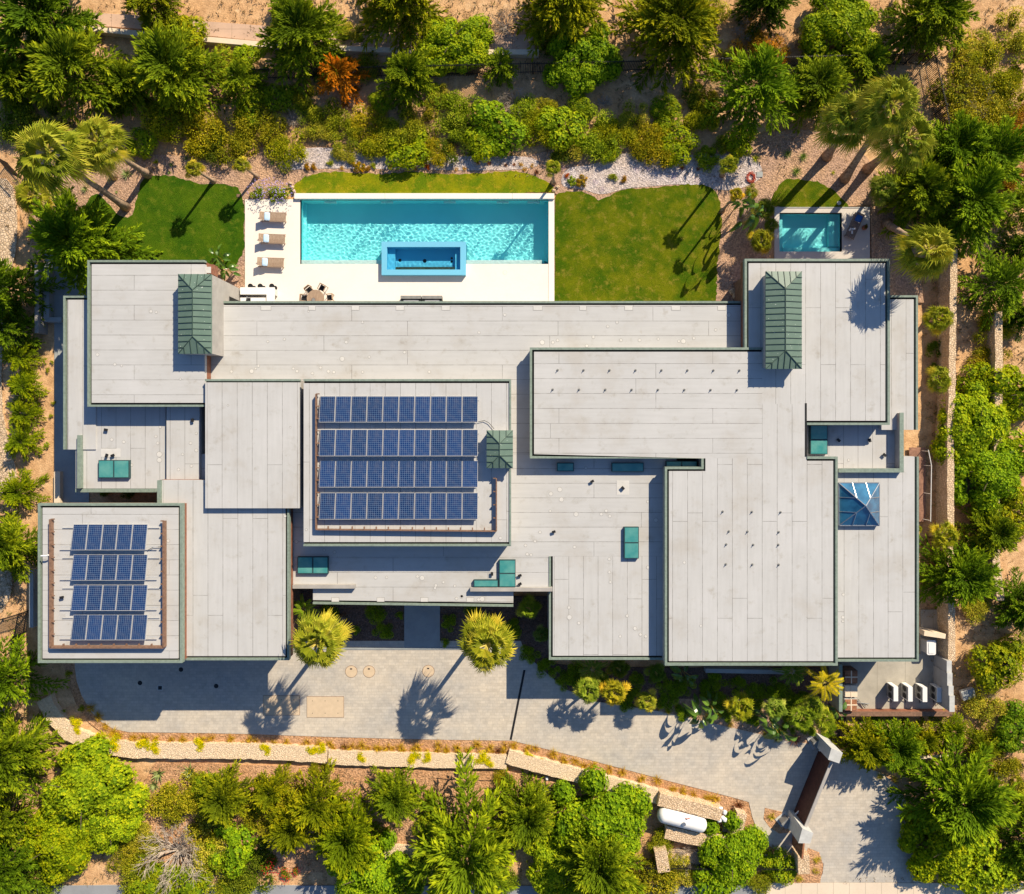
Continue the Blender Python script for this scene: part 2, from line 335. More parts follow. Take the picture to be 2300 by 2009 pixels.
M['dry'] = foliage('dry_groundcover', [(0, (0.16, 0.11, 0.06)), (0.5, (0.34, 0.25, 0.15)), (1, (0.20, 0.20, 0.05))], 0.15)
M['succ'] = foliage('succulent_leaf', [(0, (0.10, 0.14, 0.04)), (1, (0.32, 0.36, 0.14))], 0.1, 0.4, 0.4)
M['flower'] = foliage('petals', [(0, (0.75, 0.75, 0.75)), (1, (1, 1, 1))], 0.2)
# ================================================================ SETTING
def P2(pts, h=0.0): return [tuple(W(x, y, h)[:2]) for x, y in pts]
def smooth_poly(pts, h=0.0, it=2):
    p = [Vector(q) for q in P2(pts, h)]
    for _ in range(it):
        q = []
        for i in range(len(p)):
            a, b = p[i], p[(i+1) % len(p)]
            q += [a*0.75 + b*0.25, a*0.25 + b*0.75]
        p = q
    return [tuple(v) for v in p]
def rag(p, amp=0.07, step=0.22):
    q = []
    for i in range(len(p)):
        a = Vector(p[i]); b = Vector(p[(i+1) % len(p)]); n = max(1, int((b-a).length/step))
        for k in range(n): q.append(tuple(a.lerp(b, k/n)+Vector((R.uniform(-amp, amp), R.uniform(-amp, amp)))))
    return q
def sheet(name, pts, z, mat, smooth=0, z0=-0.35, kind='structure', poly=None):
    if name == 'lawn': poly = rag(smooth_poly(pts, z, smooth))
    mb = MB(); pl = poly or (smooth_poly(pts, z, smooth) if smooth else P2(pts, z))
    if sum(pl[i][0]*pl[(i+1) % len(pl)][1] - pl[(i+1) % len(pl)][0]*pl[i][1] for i in range(len(pl))) < 0: pl = pl[::-1]
    mb.prism(pl, z0, z, bottom=False)
    o = mb.build(name, mat); o['kind'] = kind; return o
POOL = [(675, 449, 1232, 594), (1750, 479, 1890, 566)]
# ground: one sheet to the horizon, rough near the house, always a little below the laid surfaces; open where the pools are dug
def ground():
    xs = [-900, -300, -120, -70] + [-50 + i*0.5 for i in range(201)] + [70, 120, 300, 900]
    ys = xs
    cuts = []
    for x0, y0, x1, y1 in POOL:
        a = W(x0-4, y1+4); b = W(x1+4, y0-4); cuts.append((a.x, a.y, b.x, b.y))
    nx = len(xs); vs = []; fs = []
    for y in ys:
        for x in xs:
            near = abs(x) < 52 and abs(y) < 52
            z = -0.10 + (0.085*noise.noise(Vector((x*0.35, y*0.35, 3))) + 0.035*noise.noise(Vector((x*1.3, y*1.3, 9))) if near else 0)
            vs.append((x, y, min(z, -0.02)))
    for j in range(len(ys)-1):
        for i in range(nx-1):
            cx = (xs[i]+xs[i+1])/2; cy = (ys[j]+ys[j+1])/2
            if any(a[0] < cx < a[2] and a[1] < cy < a[3] for a in cuts): continue
            fs.append((j*nx+i, j*nx+i+1, (j+1)*nx+i+1, (j+1)*nx+i))
    me = bpy.data.meshes.new('ground'); me.from_pydata(vs, [], fs); me.materials.append(M['ground']); me.update()
    me.polygons.foreach_set('use_smooth', [True]*len(fs))
    o = bpy.data.objects.new('ground', me); C.objects.link(o); o['kind'] = 'structure'
ground()
def diff_deck(name, outer, hole, z, mat, z0=-0.35):
    """flat slab with a rectangular hole, both in photo pixels"""
    a = W(outer[0], outer[3]); b = W(outer[2], outer[1]); c = W(hole[0], hole[3]); d = W(hole[2], hole[1])
    mb = MB()
    mb.box(a.x, a.y, z0, b.x, c.y, z); mb.box(a.x, d.y, z0, b.x, b.y, z)
    mb.box(a.x, c.y, z0, c.x, d.y, z); mb.box(d.x, c.y, z0, b.x, d.y, z)
    return mb.build(name, mat)
# planting beds (structure)
sheet('mulch_bed', [(560,345),(640,330),(760,332),(900,345),(1060,350),(1170,355),(1260,330),(1400,325),(1500,340),(1600,335),(1700,300),(1800,290),(1880,300),(1960,360),(1990,440),(1960,464),(1745,464),(1730,500),(1730,640),(1700,720),(1560,720),(1560,600),(1400,470),(1245,440),(1240,420),(900,400),(663,420),(600,430),(540,440),(520,420)], 0.0, M['mulch'], 2)
sheet('mulch_bed', [(60,430),(150,380),(300,345),(420,350),(560,360),(610,420),(600,470),(520,650),(300,520),(200,600),(120,640),(70,560)], 0.004, M['mulch'], 2)
sheet('mulch_bed', [(1955,450),(2010,450),(2060,560),(2075,680),(1960,680)], 0.008, M['mulch'], 0)
sheet('bed_soil', [(440,560),(550,560),(550,700),(440,700)], 0.012, M['mulch'], 0)
sheet('shell_gravel', [(1375,350),(1440,338),(1560,350),(1620,345),(1700,352),(1720,400),(1650,430),(1600,425),(1540,412),(1450,420),(1400,424),(1350,440),(1310,425),(1255,420),(1270,375),(1330,372)], 0.016, M['gravel'], 2)
sheet('shell_gravel', [(640,345),(700,330),(770,335),(830,350),(960,352),(1060,352),(1180,350),(1215,362),(1200,380),(1060,384),(900,380),(700,378),(620,385)], 0.018, M['gravel'], 2)
# lawns
sheet('lawn', [(318,402),(345,394),(380,394),(420,404),(450,414),(500,413),(549,425),(549,604),(460,602),(330,600),(240,596),(205,560),(180,500),(190,460),(210,436),(222,434),(240,455),(262,480),(285,492),(300,480),(306,450)], 0.025, M['lawn_g'], 1)
sheet('lawn', [(655,425),(668,408),(690,394),(740,386),(800,388),(850,393),(920,386),(1000,390),(1060,392),(1130,385),(1170,386),(1215,398),(1240,418),(1248,436),(655,436)], 0.025, M['lawn_y'], 1)
sheet('lawn', [(1246,440),(1262,430),(1308,430),(1330,440),(1348,452),(1375,436),(1400,426),(1450,423),(1500,418),(1560,413),(1595,418),(1615,440),(1622,480),(1618,540),(1610,600),(1608,760),(1246,760),(1246,600)], 0.025, M['lawn'], 1)
sheet('lawn', [(1726,468),(1735,438),(1752,412),(1772,402),(1810,404),(1845,410),(1875,430),(1900,455),(1908,470)], 0.025, M['lawn'], 1)
# driveway and paving
DRV = [(168,1440),(168,1498),(172,1530),(183,1562),(202,1596),(225,1620),(255,1638),(290,1645),(400,1646),(560,1649),(720,1655),(860,1659),(1000,1662),(1150,1664),
       (1300,1701),(1500,1754),(1640,1790),(1682,1802),(1690,1836),(1703,1870),(1722,1895),(1745,1912),(1790,1925),(1830,1925),(1850,1940),(1848,1962),(1838,1983),(2075,1983),(2060,1950),(2050,1900),(2046,1850),(2035,1800),(2015,1765),(1985,1740),(1950,1725),(1905,1705),
       (1860,1690),(1820,1672),(1760,1662),(1700,1648),(1600,1625),(1480,1598),(1330,1575),(1270,1548),(1225,1510),(1180,1470),(1170,1440)]
sheet('driveway', DRV, 0.03, M['paver'])
sheet('edging_bed', [(140,1480),(150,1530),(170,1580),(200,1625),(250,1660),(300,1668),(450,1672),(700,1684),(900,1694),(1135,1702),(1200,1712),(1400,1764),(1600,1818),(1640,1835),(1700,1900),(1740,1935),(1850,1990),(1870,1960),(1880,1900),(1720,1830),(1660,1780),(1150,1640),(800,1640),(300,1630),(230,1600),(190,1480)], 0.0, M['orange_mulch'], 0)
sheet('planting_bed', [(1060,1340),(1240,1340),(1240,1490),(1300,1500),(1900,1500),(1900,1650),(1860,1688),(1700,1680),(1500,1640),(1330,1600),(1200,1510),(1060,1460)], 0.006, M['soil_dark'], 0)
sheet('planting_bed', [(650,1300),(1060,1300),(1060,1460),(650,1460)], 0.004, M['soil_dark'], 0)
sheet('planting_bed', [(1480,1570),(1860,1570),(1860,1688),(1700,1672),(1480,1620)], 0.014, M['mulch'], 0)
sheet('entry_path', [(908,1340),(988,1340),(988,1457),(908,1457)], 0.05, M['path'])
sheet('step_kerb', [(655,1455),(1165,1455),(1165,1459.5),(655,1459.5)], 0.07, M['path'])
sheet('island_bed', [(1718,1815),(1756,1824),(1760,1845),(1775,1870),(1750,1873),(1728,1858),(1715,1840)], 0.04, M['orange_mulch'])
sheet('island_bed', [(1815,1905),(1840,1915),(1848,1940),(1842,1985),(1750,1985),(1760,1960),(1800,1950)], 0.044, M['orange_mulch'])
sheet('sidewalk', [(1722,1984),(2400,1984),(2400,2060),(1722,2060)], 0.05, M['sidewalk'])
sheet('street', [(-200,1990),(1718,1990),(1718,2120),(-200,2120)], -0.005, M['street'])
sheet('side_path', [(122,660),(200,660),(200,1140),(122,1140)], 0.0, M['path'])
sheet('side_path', [(100,560),(150,560),(200,640),(200,700),(100,700)], 0.008, M['path'])
sheet('cobble_strip', [(-20,400),(25,402),(38,470),(38,560),(20,620),(10,700),(0,900),(20,1000),(38,1060),(36,1100),(0,1110),(-30,1100)], 0.01, M['riprap'], 1)
sheet('cobble_strip', [(-40,1240),(20,1245),(30,1330),(0,1385),(-40,1400)], 0.01, M['riprap'], 1)
sheet('red_earth', [(350,1712),(740,1725),(1130,1734),(1230,1745),(1480,1802),(1500,1830),(1300,1850),(1000,1900),(800,1960),(350,1960),(300,1800)], -0.008, M['orange_mulch'], 0)
sheet('concrete_walk', [(190,28),(300,34),(460,48),(620,60),(800,70),(1000,78),(1200,78),(1200,112),(1000,112),(800,104),(620,96),(460,80),(300,64),(190,56)], 0.02, M['pinkpath'])
sheet('side_path', [(2068,1370),(2118,1370),(2118,1490),(2068,1490)], 0.01, M['yard'])
# ---------------------------------------------------------------- walls and kerbs as things
def wall_line(name, pts, width, h, mat, label, cat='wall', z0=-0.2, h0=0.0, closed=False, jitter=0.0):
    """wall following points given at its top centre line"""
    p = [W(x, y, h) for x, y in pts]; mb = MB(); n = len(p); L = []; Rr = []
    # resample for rough stone tops
    if jitter:
        q = []
        for i in range(n-1):
            m = max(1, int((p[i+1]-p[i]).length/0.35))
            q += [p[i].lerp(p[i+1], k/m) for k in range(m)]
        p = q + [p[-1]]; n = len(p)
    for i in range(n):
        d = (p[min(i+1, n-1)] - p[max(i-1, 0)]); d.z = 0; d.normalize(); nn = Vector((-d.y, d.x, 0))*width/2
        j1 = nn.normalized()*R.uniform(-jitter, jitter); j2 = nn.normalized()*R.uniform(-jitter, jitter)
        L.append(p[i] + nn + j1); Rr.append(p[i] - nn + j2)
    for i in range(n-1):
        dz = R.uniform(-jitter, jitter)*0.3 if jitter else 0
        a, b, c, d = L[i], L[i+1], Rr[i+1], Rr[i]
        lo = lambda v: (v.x, v.y, z0)
        up = lambda v: (v.x, v.y, h)
        mb.add([up(d), up(c), up(b), up(a), lo(d), lo(c), lo(b), lo(a)], [(0,1,2,3),(0,4,5,1),(2,6,7,3)] + ([(3,7,4,0)] if i == 0 else []) + ([(1,5,6,2)] if i == n-2 else []))
    o = mb.build(name, mat); return tag(o, label, cat)
wall_line('stone_wall', [(97,1570),(120,1612),(155,1648),(205,1672),(262,1682),(300,1686),(450,1688),(560,1688),(735,1697)], 1.15, 0.32, M['stone_flat'], 'curved pale stone retaining wall below the garage end of the driveway', jitter=0.04)
wall_line('stone_wall', [(737,1702),(900,1707),(1000,1710),(1138,1712)], 1.05, 0.30, M['stone_flat'], 'straight pale stone retaining wall south of the middle of the driveway', jitter=0.04)
wall_line('stone_wall', [(1140,1700),(1200,1718),(1300,1744),(1400,1770),(1480,1792)], 1.05, 0.42, M['stone_flat'], 'pale stone retaining wall slanting down towards the gas tank', jitter=0.04)
wall_line('stone_wall', [(1480,1796),(1520,1806),(1620,1832)], 0.9, 0.9, M['stone'], 'thick tan stone wall on the uphill side of the white gas tank', jitter=0.03)
wall_line('stone_wall', [(1495,1870),(1560,1885),(1640,1898)], 0.95, 0.7, M['stone'], 'thick tan stone wall on the downhill side of the white gas tank', jitter=0.03)
wall_line('stone_wall', [(1667,1828),(1658,1868),(1648,1890)], 0.75, 0.9, M['stone'], 'short tan stone wall end beside the red spiky plant at the tank enclosure', jitter=0.02)
wall_line('stone_pier', [(1484,1912),(1492,1960)], 0.9, 1.0, M['stone'], 'square tan stone pier with the black fence running into it, below the tank', 'pier')
wall_line('stone_wall', [(1500,1925),(1600,1930),(1790,1935)], 0.9, 0.25, M['stone'], 'low tan stone wall behind the roadside black fence near the gate', jitter=0.04)
wall_line('stone_pier', [(1805,1922),(1806,1964)], 0.85, 1.1, M['stone'], 'tan stone pier just below the steel gate post in the mulch island', 'pier')
wall_line('stone_wall', [(760,1912),(860,1915),(970,1918)], 1.1, 0.2, M['stone_flat'], 'pale stone terrace edge above the bright green hedge at the bottom', jitter=0.04)
wall_line('stone_wall', [(2143,560),(2140,760),(2138,900),(2135,1000),(2136,1200),(2138,1420),(2138,1484)], 0.5, 1.3, M['stone'], 'long narrow tan stone wall running beside the east side of the house', jitter=0.03)
wall_line('stone_wall', [(2243,700),(2244,800),(2243,960),(2238,1100),(2236,1250),(2248,1350)], 0.55, 1.0, M['stone'], 'outer tan stone wall at the right, east of the long narrow one', jitter=0.03)
wall_line('garden_wall', [(185,62),(300,74),(460,88),(620,102),(800,110),(1000,117),(1210,117)], 0.38, 0.4, M['creamwall'], 'low cream garden wall along the pinkish walk at the top of the garden')
wall_line('garden_wall', [(1585,1507),(1790,1511)], .3, .5, M['path'], 'pale bluish ledge wall in deep shade under the south roof edge')
wall_line('garden_wall', [(82,595),(82,748)], 0.28, 0.9, M['stucco'], 'plain concrete garden wall west of the bluish side patio')
wall_line('garden_wall', [(104,600),(104,716)], 0.4, 0.6, M['path'], 'pale bench-high concrete wall on the side patio under the feathery tree')
wall_line('garden_wall', [(100,718),(138,718)], 0.35, 0.55, M['path'], 'short concrete wall closing the south end of the side patio')
wall_line('garden_wall', [(70,1280),(70,1410)], 0.3, 1.4, M['path'], 'grey wall of the narrow lean-to tucked against the garage')
wall_line('garden_wall', [(128,1060),(128,1130)], 0.45, 0.35, M['creamwall'], 'low cream wall between the side path and the garage roof')
# ---------------------------------------------------------------- trench drain, lids, plates
o = sheet('trench_drain', [(1175.5,1505),(1180.5,1505.5),(1149.5,1662.5),(1144.5,1662)], 0.036, M['dark'], kind='x'); del o['kind']; tag(o, 'long thin black trench drain slanting across the paved driveway', 'drain')
for i, (x, y, lb) in enumerate([(789,1509,'left one of the pair of tan round tank lids in the driveway'),(829,1509,'right one of the pair of tan round tank lids in the driveway'),(962,1508,'single tan round tank lid in the driveway near the second palm')]):
    c = W(x, y, 0.04); e = empty('manhole_lid', (c.x, c.y, 0), lb, 'lid', 'round tank lids in the driveway')
    mb = MB(); mb.disc((c.x, c.y), 0.46, 0.0, 0.038, 28); part(mb, 'rim', M['timber'], e)
    mb = MB(); mb.disc((c.x, c.y), 0.43, 0.0, 0.046, 28); part(mb, 'cover', M['tanlid'], e)
    mb = MB(); mb.box(c.x-0.09, c.y+0.16, 0.046, c.x+0.07, c.y+0.25, 0.052); part(mb, 'plate', M['dark'], e)
for x0, y0, x1, y1, lb in [(592,1563,673,1606,'tan rectangular utility cover half shaded by the palm shadow'),(690,1565,772,1611,'fully sunlit tan rectangular utility cover in the driveway')]:
    a = W(x0, y1); b = W(x1, y0); e = empty('utility_cover', ((a.x+b.x)/2, (a.y+b.y)/2, 0), lb, 'cover')
    mb = MB(); mb.box(a.x-0.03, a.y-0.03, 0, b.x+0.03, b.y+0.03, 0.036); part(mb, 'frame', M['timber'], e)
    mb = MB(); mb.box(a.x, a.y, 0.0, b.x, b.y, 0.044); part(mb, 'cover', M['tanlid'], e)
    for fx in (0.15, 0.5, 0.85):
        for fy in (0.2, 0.8): mb = MB(); mb.box(a.x+(b.x-a.x)*fx-0.03, a.y+(b.y-a.y)*fy-0.03, 0.044, a.x+(b.x-a.x)*fx+0.01, a.y+(b.y-a.y)*fy+0.03, 0.05); part(mb, 'lifting_slot', M['dark'], e)
for x, y, lb in [(315,1534,'leftmost dark round drain in the shaded driveway by the garage'),(407,1504,'dark round drain closest to the garage corner'),(486,1541,'rightmost dark round drain in the driveway shade')]:
    c = W(x, y); mb = MB(); mb.disc((c.x, c.y), 0.17, 0, 0.04); tag(mb.build('floor_drain', M['dark']), lb, 'drain', 'dark drains in the driveway')
c = W(360, 1545); e = empty('drain_box', (c.x, c.y, 0), 'small square drain box with a pale rim in the driveway shade', 'drain')
mb = MB(); mb.box(c.x-0.19, c.y-0.19, 0, c.x+0.19, c.y+0.19, 0.037); part(mb, 'rim', M['lightgrey'], e)
mb = MB(); mb.box(c.x-0.14, c.y-0.14, 0, c.x+0.14, c.y+0.14, 0.043); part(mb, 'grate', M['dark'], e)

# ================================================================ POOLS
def watermat():
    m = N('pool_water'); m.t.nodes.remove(m.b); g = m.n('ShaderNodeBsdfGlass'); g.inputs['IOR'].default_value = 1.33; g.inputs['Roughness'].default_value = 0
    g.inputs['Color'].default_value = (0.93, 1.0, 1.0, 1)
    m.l(g.outputs[0], m.out.inputs[0]); return m.m
M['water'] = watermat()
def poolmat(name, c):
    m = N(name); co = m.coords(); m.base(m.mix(1.0, c, m.ramp(m.noise(co, 0.5, 3), [(0.3, g3(0.93)), (0.7, g3(1.0))]), 'MULTIPLY')); return m.done(0.7, 0, 0.1)
M['plaster'] = poolmat('aqua_plaster', (0.30, 0.97, 1.0))
M['plaster_pale'] = poolmat('pale_aqua_step', (0.85, 0.96, 0.93))
M['spa_tile'] = poolmat('blue_spa_tile', (0.12, 0.60, 0.88))
M['spa_ring'] = poolmat('blue_spa_rim', (0.17, 0.50, 0.70))
sun.cycles.is_caustics_light = True
def water_surface(name, x0, y0, x1, y1, z, step=0.04, amp=0.0028, parent=None, hole=None, seed=0):
    nx = int((x1-x0)/step)+1; ny = int((y1-y0)/step)+1; mb = MB(); idx = {}
    rr = random.Random(seed); wv = []
    for k in range(26):
        a = rr.uniform(0, 2*math.pi); L = rr.uniform(0.19, 0.45); wv.append((math.cos(a)*2*math.pi/L, math.sin(a)*2*math.pi/L, rr.uniform(0, 6.28), L*rr.uniform(0.5, 1.0)))
    nrm = amp/ math.sqrt(sum(q[3]**2 for q in wv)/2)
    for j in range(ny):
        for i in range(nx):
            x = x0+(x1-x0)*i/(nx-1); y = y0+(y1-y0)*j/(ny-1)
            mod = 0.75+0.6*noise.noise(Vector((x*0.25, y*0.5, seed)))
            mb.v.append((x, y, z + nrm*mod*sum(q[3]*math.sin(q[0]*x+q[1]*y+q[2]) for q in wv)))
    for j in range(ny-1):
        for i in range(nx-1):
            a = mb.v[j*nx+i]; cx = a[0]+step/2; cy = a[1]+step/2
            if hole and hole[0] < cx < hole[2] and hole[1] < cy < hole[3]: continue
            mb.f.append((j*nx+i, j*nx+i+1, (j+1)*nx+i+1, (j+1)*nx+i)); mb.m.append(0); mb.t.append(0.5)
    o = part(mb, name, M['water'], parent, smooth=True); o.cycles.is_caustics_caster = True; return o
def basin(name, x0, y0, x1, y1, zt, zb, mat, parent, gap=None):
    mb = MB(); runs = [(x0, x1)]
    if gap:
        runs = [(x0, gap[0]), (gap[1], x1)]
        mb.quad((x0,y0,zb),(gap[0],y0,zb),(gap[0],y1,zb),(x0,y1,zb)); mb.quad((gap[1],y0,zb),(x1,y0,zb),(x1,y1,zb),(gap[1],y1,zb)); mb.quad((gap[0],gap[2],zb),(gap[1],gap[2],zb),(gap[1],y1,zb),(gap[0],y1,zb))
    else: mb.quad((x0,y0,zb),(x1,y0,zb),(x1,y1,zb),(x0,y1,zb))
    mb.quad((x0,y1,zb),(x1,y1,zb),(x1,y1,zt),(x0,y1,zt)); [mb.quad((xb,y0,zb),(xa,y0,zb),(xa,y0,zt),(xb,y0,zt)) for xa, xb in runs]
    mb.quad((x0,y0,zb),(x0,y1,zb),(x0,y1,zt),(x0,y0,zt)); mb.quad((x1,y1,zb),(x1,y0,zb),(x1,y0,zt),(x1,y1,zt))
    o = part(mb, name, mat, parent); o.cycles.is_caustics_receiver = True; return o
ZD = 0.06
a = W(675, 594); b = W(1232, 449); X0, Y0, X1, Y1 = a.x, a.y, b.x, b.y
pool = empty('swimming_pool', (0, 0, 0), 'long turquoise swimming pool with a raised blue spa set into its lower edge', 'pool')
sg0 = W(857, 618, 0.45); sg1 = W(1046, 543, 0.45)
basin('basin', X0, Y0, X1, Y1, ZD-0.002, -1.35, M['plaster'], pool, gap=(sg0.x+.05, sg1.x-.05, sg1.y-.05))
s0 = W(857, 618, 0.45); s1 = W(1046, 543, 0.45); SX0, SY0, SX1, SY1 = s0.x, s0.y, s1.x, s1.y
for xa, xb in ((X0+0.003, SX0-0.004), (SX1+0.004, X1-0.5)):
    mb = MB(); mb.box(xa, Y0+0.003, -1.34, xb, Y0+0.36, -0.25); q = part(mb, 'bench_step', M['plaster_pale'], pool); q.cycles.is_caustics_receiver = True
mb = MB(); mb.box(X1-0.30, Y0+0.37, -1.34, X1-0.003, Y1-0.003, -0.8); q = part(mb, 'side_ledge', M['plaster'], pool); q.cycles.is_caustics_receiver = True
mb = MB(); mb.box(X0+0.003, Y0+0.37, -1.34, X0+0.22, Y1-0.003, -1.0); q = part(mb, 'side_ledge', M['plaster'], pool); q.cycles.is_caustics_receiver = True
water_surface('water', X0+0.002, Y0+0.002, X1-0.002, Y1-0.002, -0.06, parent=pool, hole=(SX0, SY0-9, SX1, SY1), seed=3)
for fx in (0.115, 0.345, 0.60, 0.815, 0.94):
    mb = MB(); cx = X0+(X1-X0)*fx; mb.box(cx-0.45, Y1-0.12, -0.62, cx+0.45, Y1-0.004, -0.40); mb.disc((cx, Y1-0.08), 0.12, -0.40, -0.37); part(mb, 'underwater_light', M['plaster_pale'], pool)
# deck round the pool (L shaped around it)
deckbox = (551, 449, 1245, 694)
a = W(551, 694); b = W(1245, 449); mb = MB()
mb.box(a.x, Y0, -.35, X0, b.y, ZD); mb.box(X1, Y0, -.35, b.x, b.y, ZD-.001)
mb.box(a.x, SY0, -.35, SX0, Y0, ZD); mb.box(SX1, SY0, -.35, b.x, Y0, ZD); mb.box(a.x, a.y, -.35, b.x, SY0, ZD)
dk = mb.build('pool_deck', M['deck']); dk['kind'] = 'structure'
sheet('pool_deck', [(551,448),(661,448),(661,450),(551,450)], ZD-0.004, M['deck'])
cp = empty('pool_coping', (0, 0, 0), 'long white raised coping wall along the north and east edges of the pool', 'coping')
a = W(661, 448.6, 0.24); b = W(1245, 434.5, 0.24); c2 = W(1232, 690, 0.1)
mb = MB(); mb.box(a.x, Y1+0.002, -0.3, b.x, b.y, 0.24); part(mb, 'north_wall', M['coping_w'], cp)
mb = MB(); mb.box(X1+0.002, c2.y, -0.3, b.x, Y1-0.001, ZD+0.03); part(mb, 'east_wall', M['coping_w'], cp)
# spa
spa = empty('spa', ((SX0+SX1)/2, (SY0+SY1)/2, 0), 'raised rectangular blue-tiled spa set into the pool edge', 'spa')
t = 0.40; zs = 0.45
mb = MB()
mb.box(SX0, SY0, -1.0, SX1, SY0+t, zs); mb.box(SX0, SY1-t, -1.7, SX1, SY1, zs); mb.box(SX0, SY0+t, -1.0, SX0+t, SY1-t, zs); mb.box(SX1-t, SY0+t, -1.0, SX1, SY1-t, zs)
part(mb, 'rim', M['spa_ring'], spa)
basin('basin', SX0+t+0.002, SY0+t+0.002, SX1-t-0.002, SY1-t-0.002, zs-0.01, -0.40, M['spa_tile'], spa)
for xa, xb in ((SX0+t+0.004, SX0+t+0.55), (SX1-t-0.42, SX1-t-0.004)):
    mb = MB(); mb.box(xa, SY0+t+0.004, -0.39, xb, SY1-t-0.004, -0.02)
    part(mb, 'seat', M['spa_tile'], spa).cycles.is_caustics_receiver = True
for dx, dy, rd in ((1.25, 1.25, .11), (3.12, 1.2, .14), (SX1-SX0-1.1, 1.15, .09), (SX1-SX0-1.1, 1.4, .09)):
    mb = MB(); mb.disc((SX0+dx, SY0+dy), rd, -0.399, -0.38); part(mb, 'drain', M['dark'], spa)
water_surface('water', SX0+t+0.004, SY0+t+0.004, SX1-t-0.004, SY1-t-0.004, zs-0.1, parent=spa, seed=8, step=0.045, amp=0.0022)
# small plunge pool
a = W(1750, 566); b = W(1890, 479); x0, y0, x1, y1 = a.x, a.y, b.x, b.y
pl = empty('plunge_pool', (0, 0, 0), 'small square turquoise plunge pool on its own terrace in the upper right', 'pool')
basin('basin', x0, y0, x1, y1, ZD-0.002, -0.85, M['plaster'], pl)
for bx in ((x0+0.003, y0+0.003, -0.84, x0+0.36, y1-0.003, -0.4), (x1-0.8, y0+0.5, -0.84, x1-0.003, y1-0.003, -0.5), (x0+0.37, y0+0.003, -0.84, x1-0.003, y0+0.38, -0.35)):
    mb = MB(); mb.box(*bx); q = part(mb, 'step', M['plaster'], pl); q.cycles.is_caustics_receiver = True
water_surface('water', x0+0.002, y0+0.002, x1-0.002, y1-0.002, -0.05, parent=pl, seed=5)
tr = diff_deck('terrace', (1739, 468, 1953, 600), (1750, 479, 1890, 566), ZD, M['deck2']); tr['kind'] = 'structure'
mb = MB(); aa = W(1739, 468); bb = W(1953, 468); mb.box(aa.x-0.02, bb.y, -0.2, bb.x, bb.y+0.05, ZD+0.04); tag(mb.build('terrace_kerb', M['lightgrey']), 'thin grey kerb along the lawn side of the plunge pool terrace', 'kerb')

# ================================================================ HOUSE
house = empty('house', (0, 0, 0), 'sprawling flat-roofed modern house of overlapping grey roof decks with green metal edges', 'house')
def inset(poly, ws):
    """poly: CCW list of 2-vectors, ws: inward offset per edge i (i -> i+1)"""
    n = len(poly); L = []
    for i in range(n):
        a = Vector(poly[i]); b = Vector(poly[(i+1) % n]); d = (b-a).normalized(); nn = Vector((-d.y, d.x)); L.append((a+nn*ws[i], d))
    out = []
    for i in range(n):
        p, d = L[i-1]; q, e = L[i]; cr = d.x*e.y-d.y*e.x
        if abs(cr) < 1e-6: out.append(q.copy()); continue
        t_ = ((q.x-p.x)*e.y-(q.y-p.y)*e.x)/cr; out.append(p+d*t_)
    return out
ROOFN = [0]
def roof(pts, h, edges, vert, cw=0.14, gw=0.13, wall='stucco', label=None, patches=(), gut=True, up=0.05, z0=0.0):
    """flat roof section: pts in photo pixels at roof height; edges = indices with a metal coping"""
    poly = [Vector(p) for p in P2(pts, h)]; n = len(poly); ed = set(range(n)) if edges == 'all' else set(edges)
    if sum(poly[i].x*poly[(i+1) % n].y - poly[(i+1) % n].x*poly[i].y for i in range(n)) < 0:
        poly = poly[::-1]; ed = {(n-2-i) % n for i in ed}
    w1 = [cw if i in ed else 0 for i in range(n)]; w2 = [cw+gw if i in ed else 0 for i in range(n)]
    p1 = inset(poly, w1); p2 = inset(poly, w2)
    k = ROOFN[0]; ROOFN[0] += 1
    mb = MB(); mb.prism([tuple(v) for v in p2], h-0.30, h)
    rr = random.Random(100+k); mat = (M['roof_v'] if vert else M['roof_h'])[k % 3]
    for (px, py, rad) in patches:
        c = W(px, py, h); mb.mi = 2; mb.disc((c.x, c.y), rad+0.022, h, h+0.005, 18); mb.mi = 1; mb.disc((c.x, c.y), rad, h, h+0.009, 18); mb.mi = 0
    rf = part(mb, 'roof_deck', [mat, M['patchm'], M['ring']], house)
    if label: rf['label'] = label
    if ed:
        mb = MB()
        for i in sorted(ed):
            g = MB()
            j = (i+1) % n; a, b, c, d = poly[i], poly[j], p1[j], p1[i]
            e, f = p2[j], p2[i]; zt = h+up; zb = h-0.30
            z = lambda v, q: (v.x, v.y, q)
            mb.add([z(a, zt), z(b, zt), z(c, zt), z(d, zt), z(a, zb), z(b, zb), z(c, zb), z(d, zb)], [(0,1,2,3),(0,4,5,1),(1,5,6,2),(2,6,7,3),(3,7,4,0),(7,6,5,4)])
            g.add([z(d, h-0.16), z(c, h-0.16), z(e, h-0.16), z(f, h-0.16)], [(0,1,2,3)]); part(g, 'gutter', M['gutter'], rf)
        part(mb, 'coping', M['coping'], rf)
    wl = inset(poly, [0.06 if i in ed else 0.004 for i in range(n)])
    if wall == 'cedar':
        mb = MB(); mb.prism([tuple(v) for v in wl], h-0.95, h-0.32); part(mb, 'fascia', M['cedar'], house)
        wl = inset(poly, [0.7 if i in ed else 0.3 for i in range(n)])
        mb = MB(); mb.prism([tuple(v) for v in wl], z0-0.3, h-0.96, bottom=False); part(mb, 'wall', M['timber'], house)
    else:
        mb = MB(); mb.prism([tuple(v) for v in wl], z0-0.3, h-0.32, bottom=False)
        part(mb, 'wall', M[wall], house)
    return rf
def pch(zx, zy, ox, oy, s, lst): return [(ox+x/s, oy+y/s, r) for x, y, r in lst]
rp = random.Random(5)
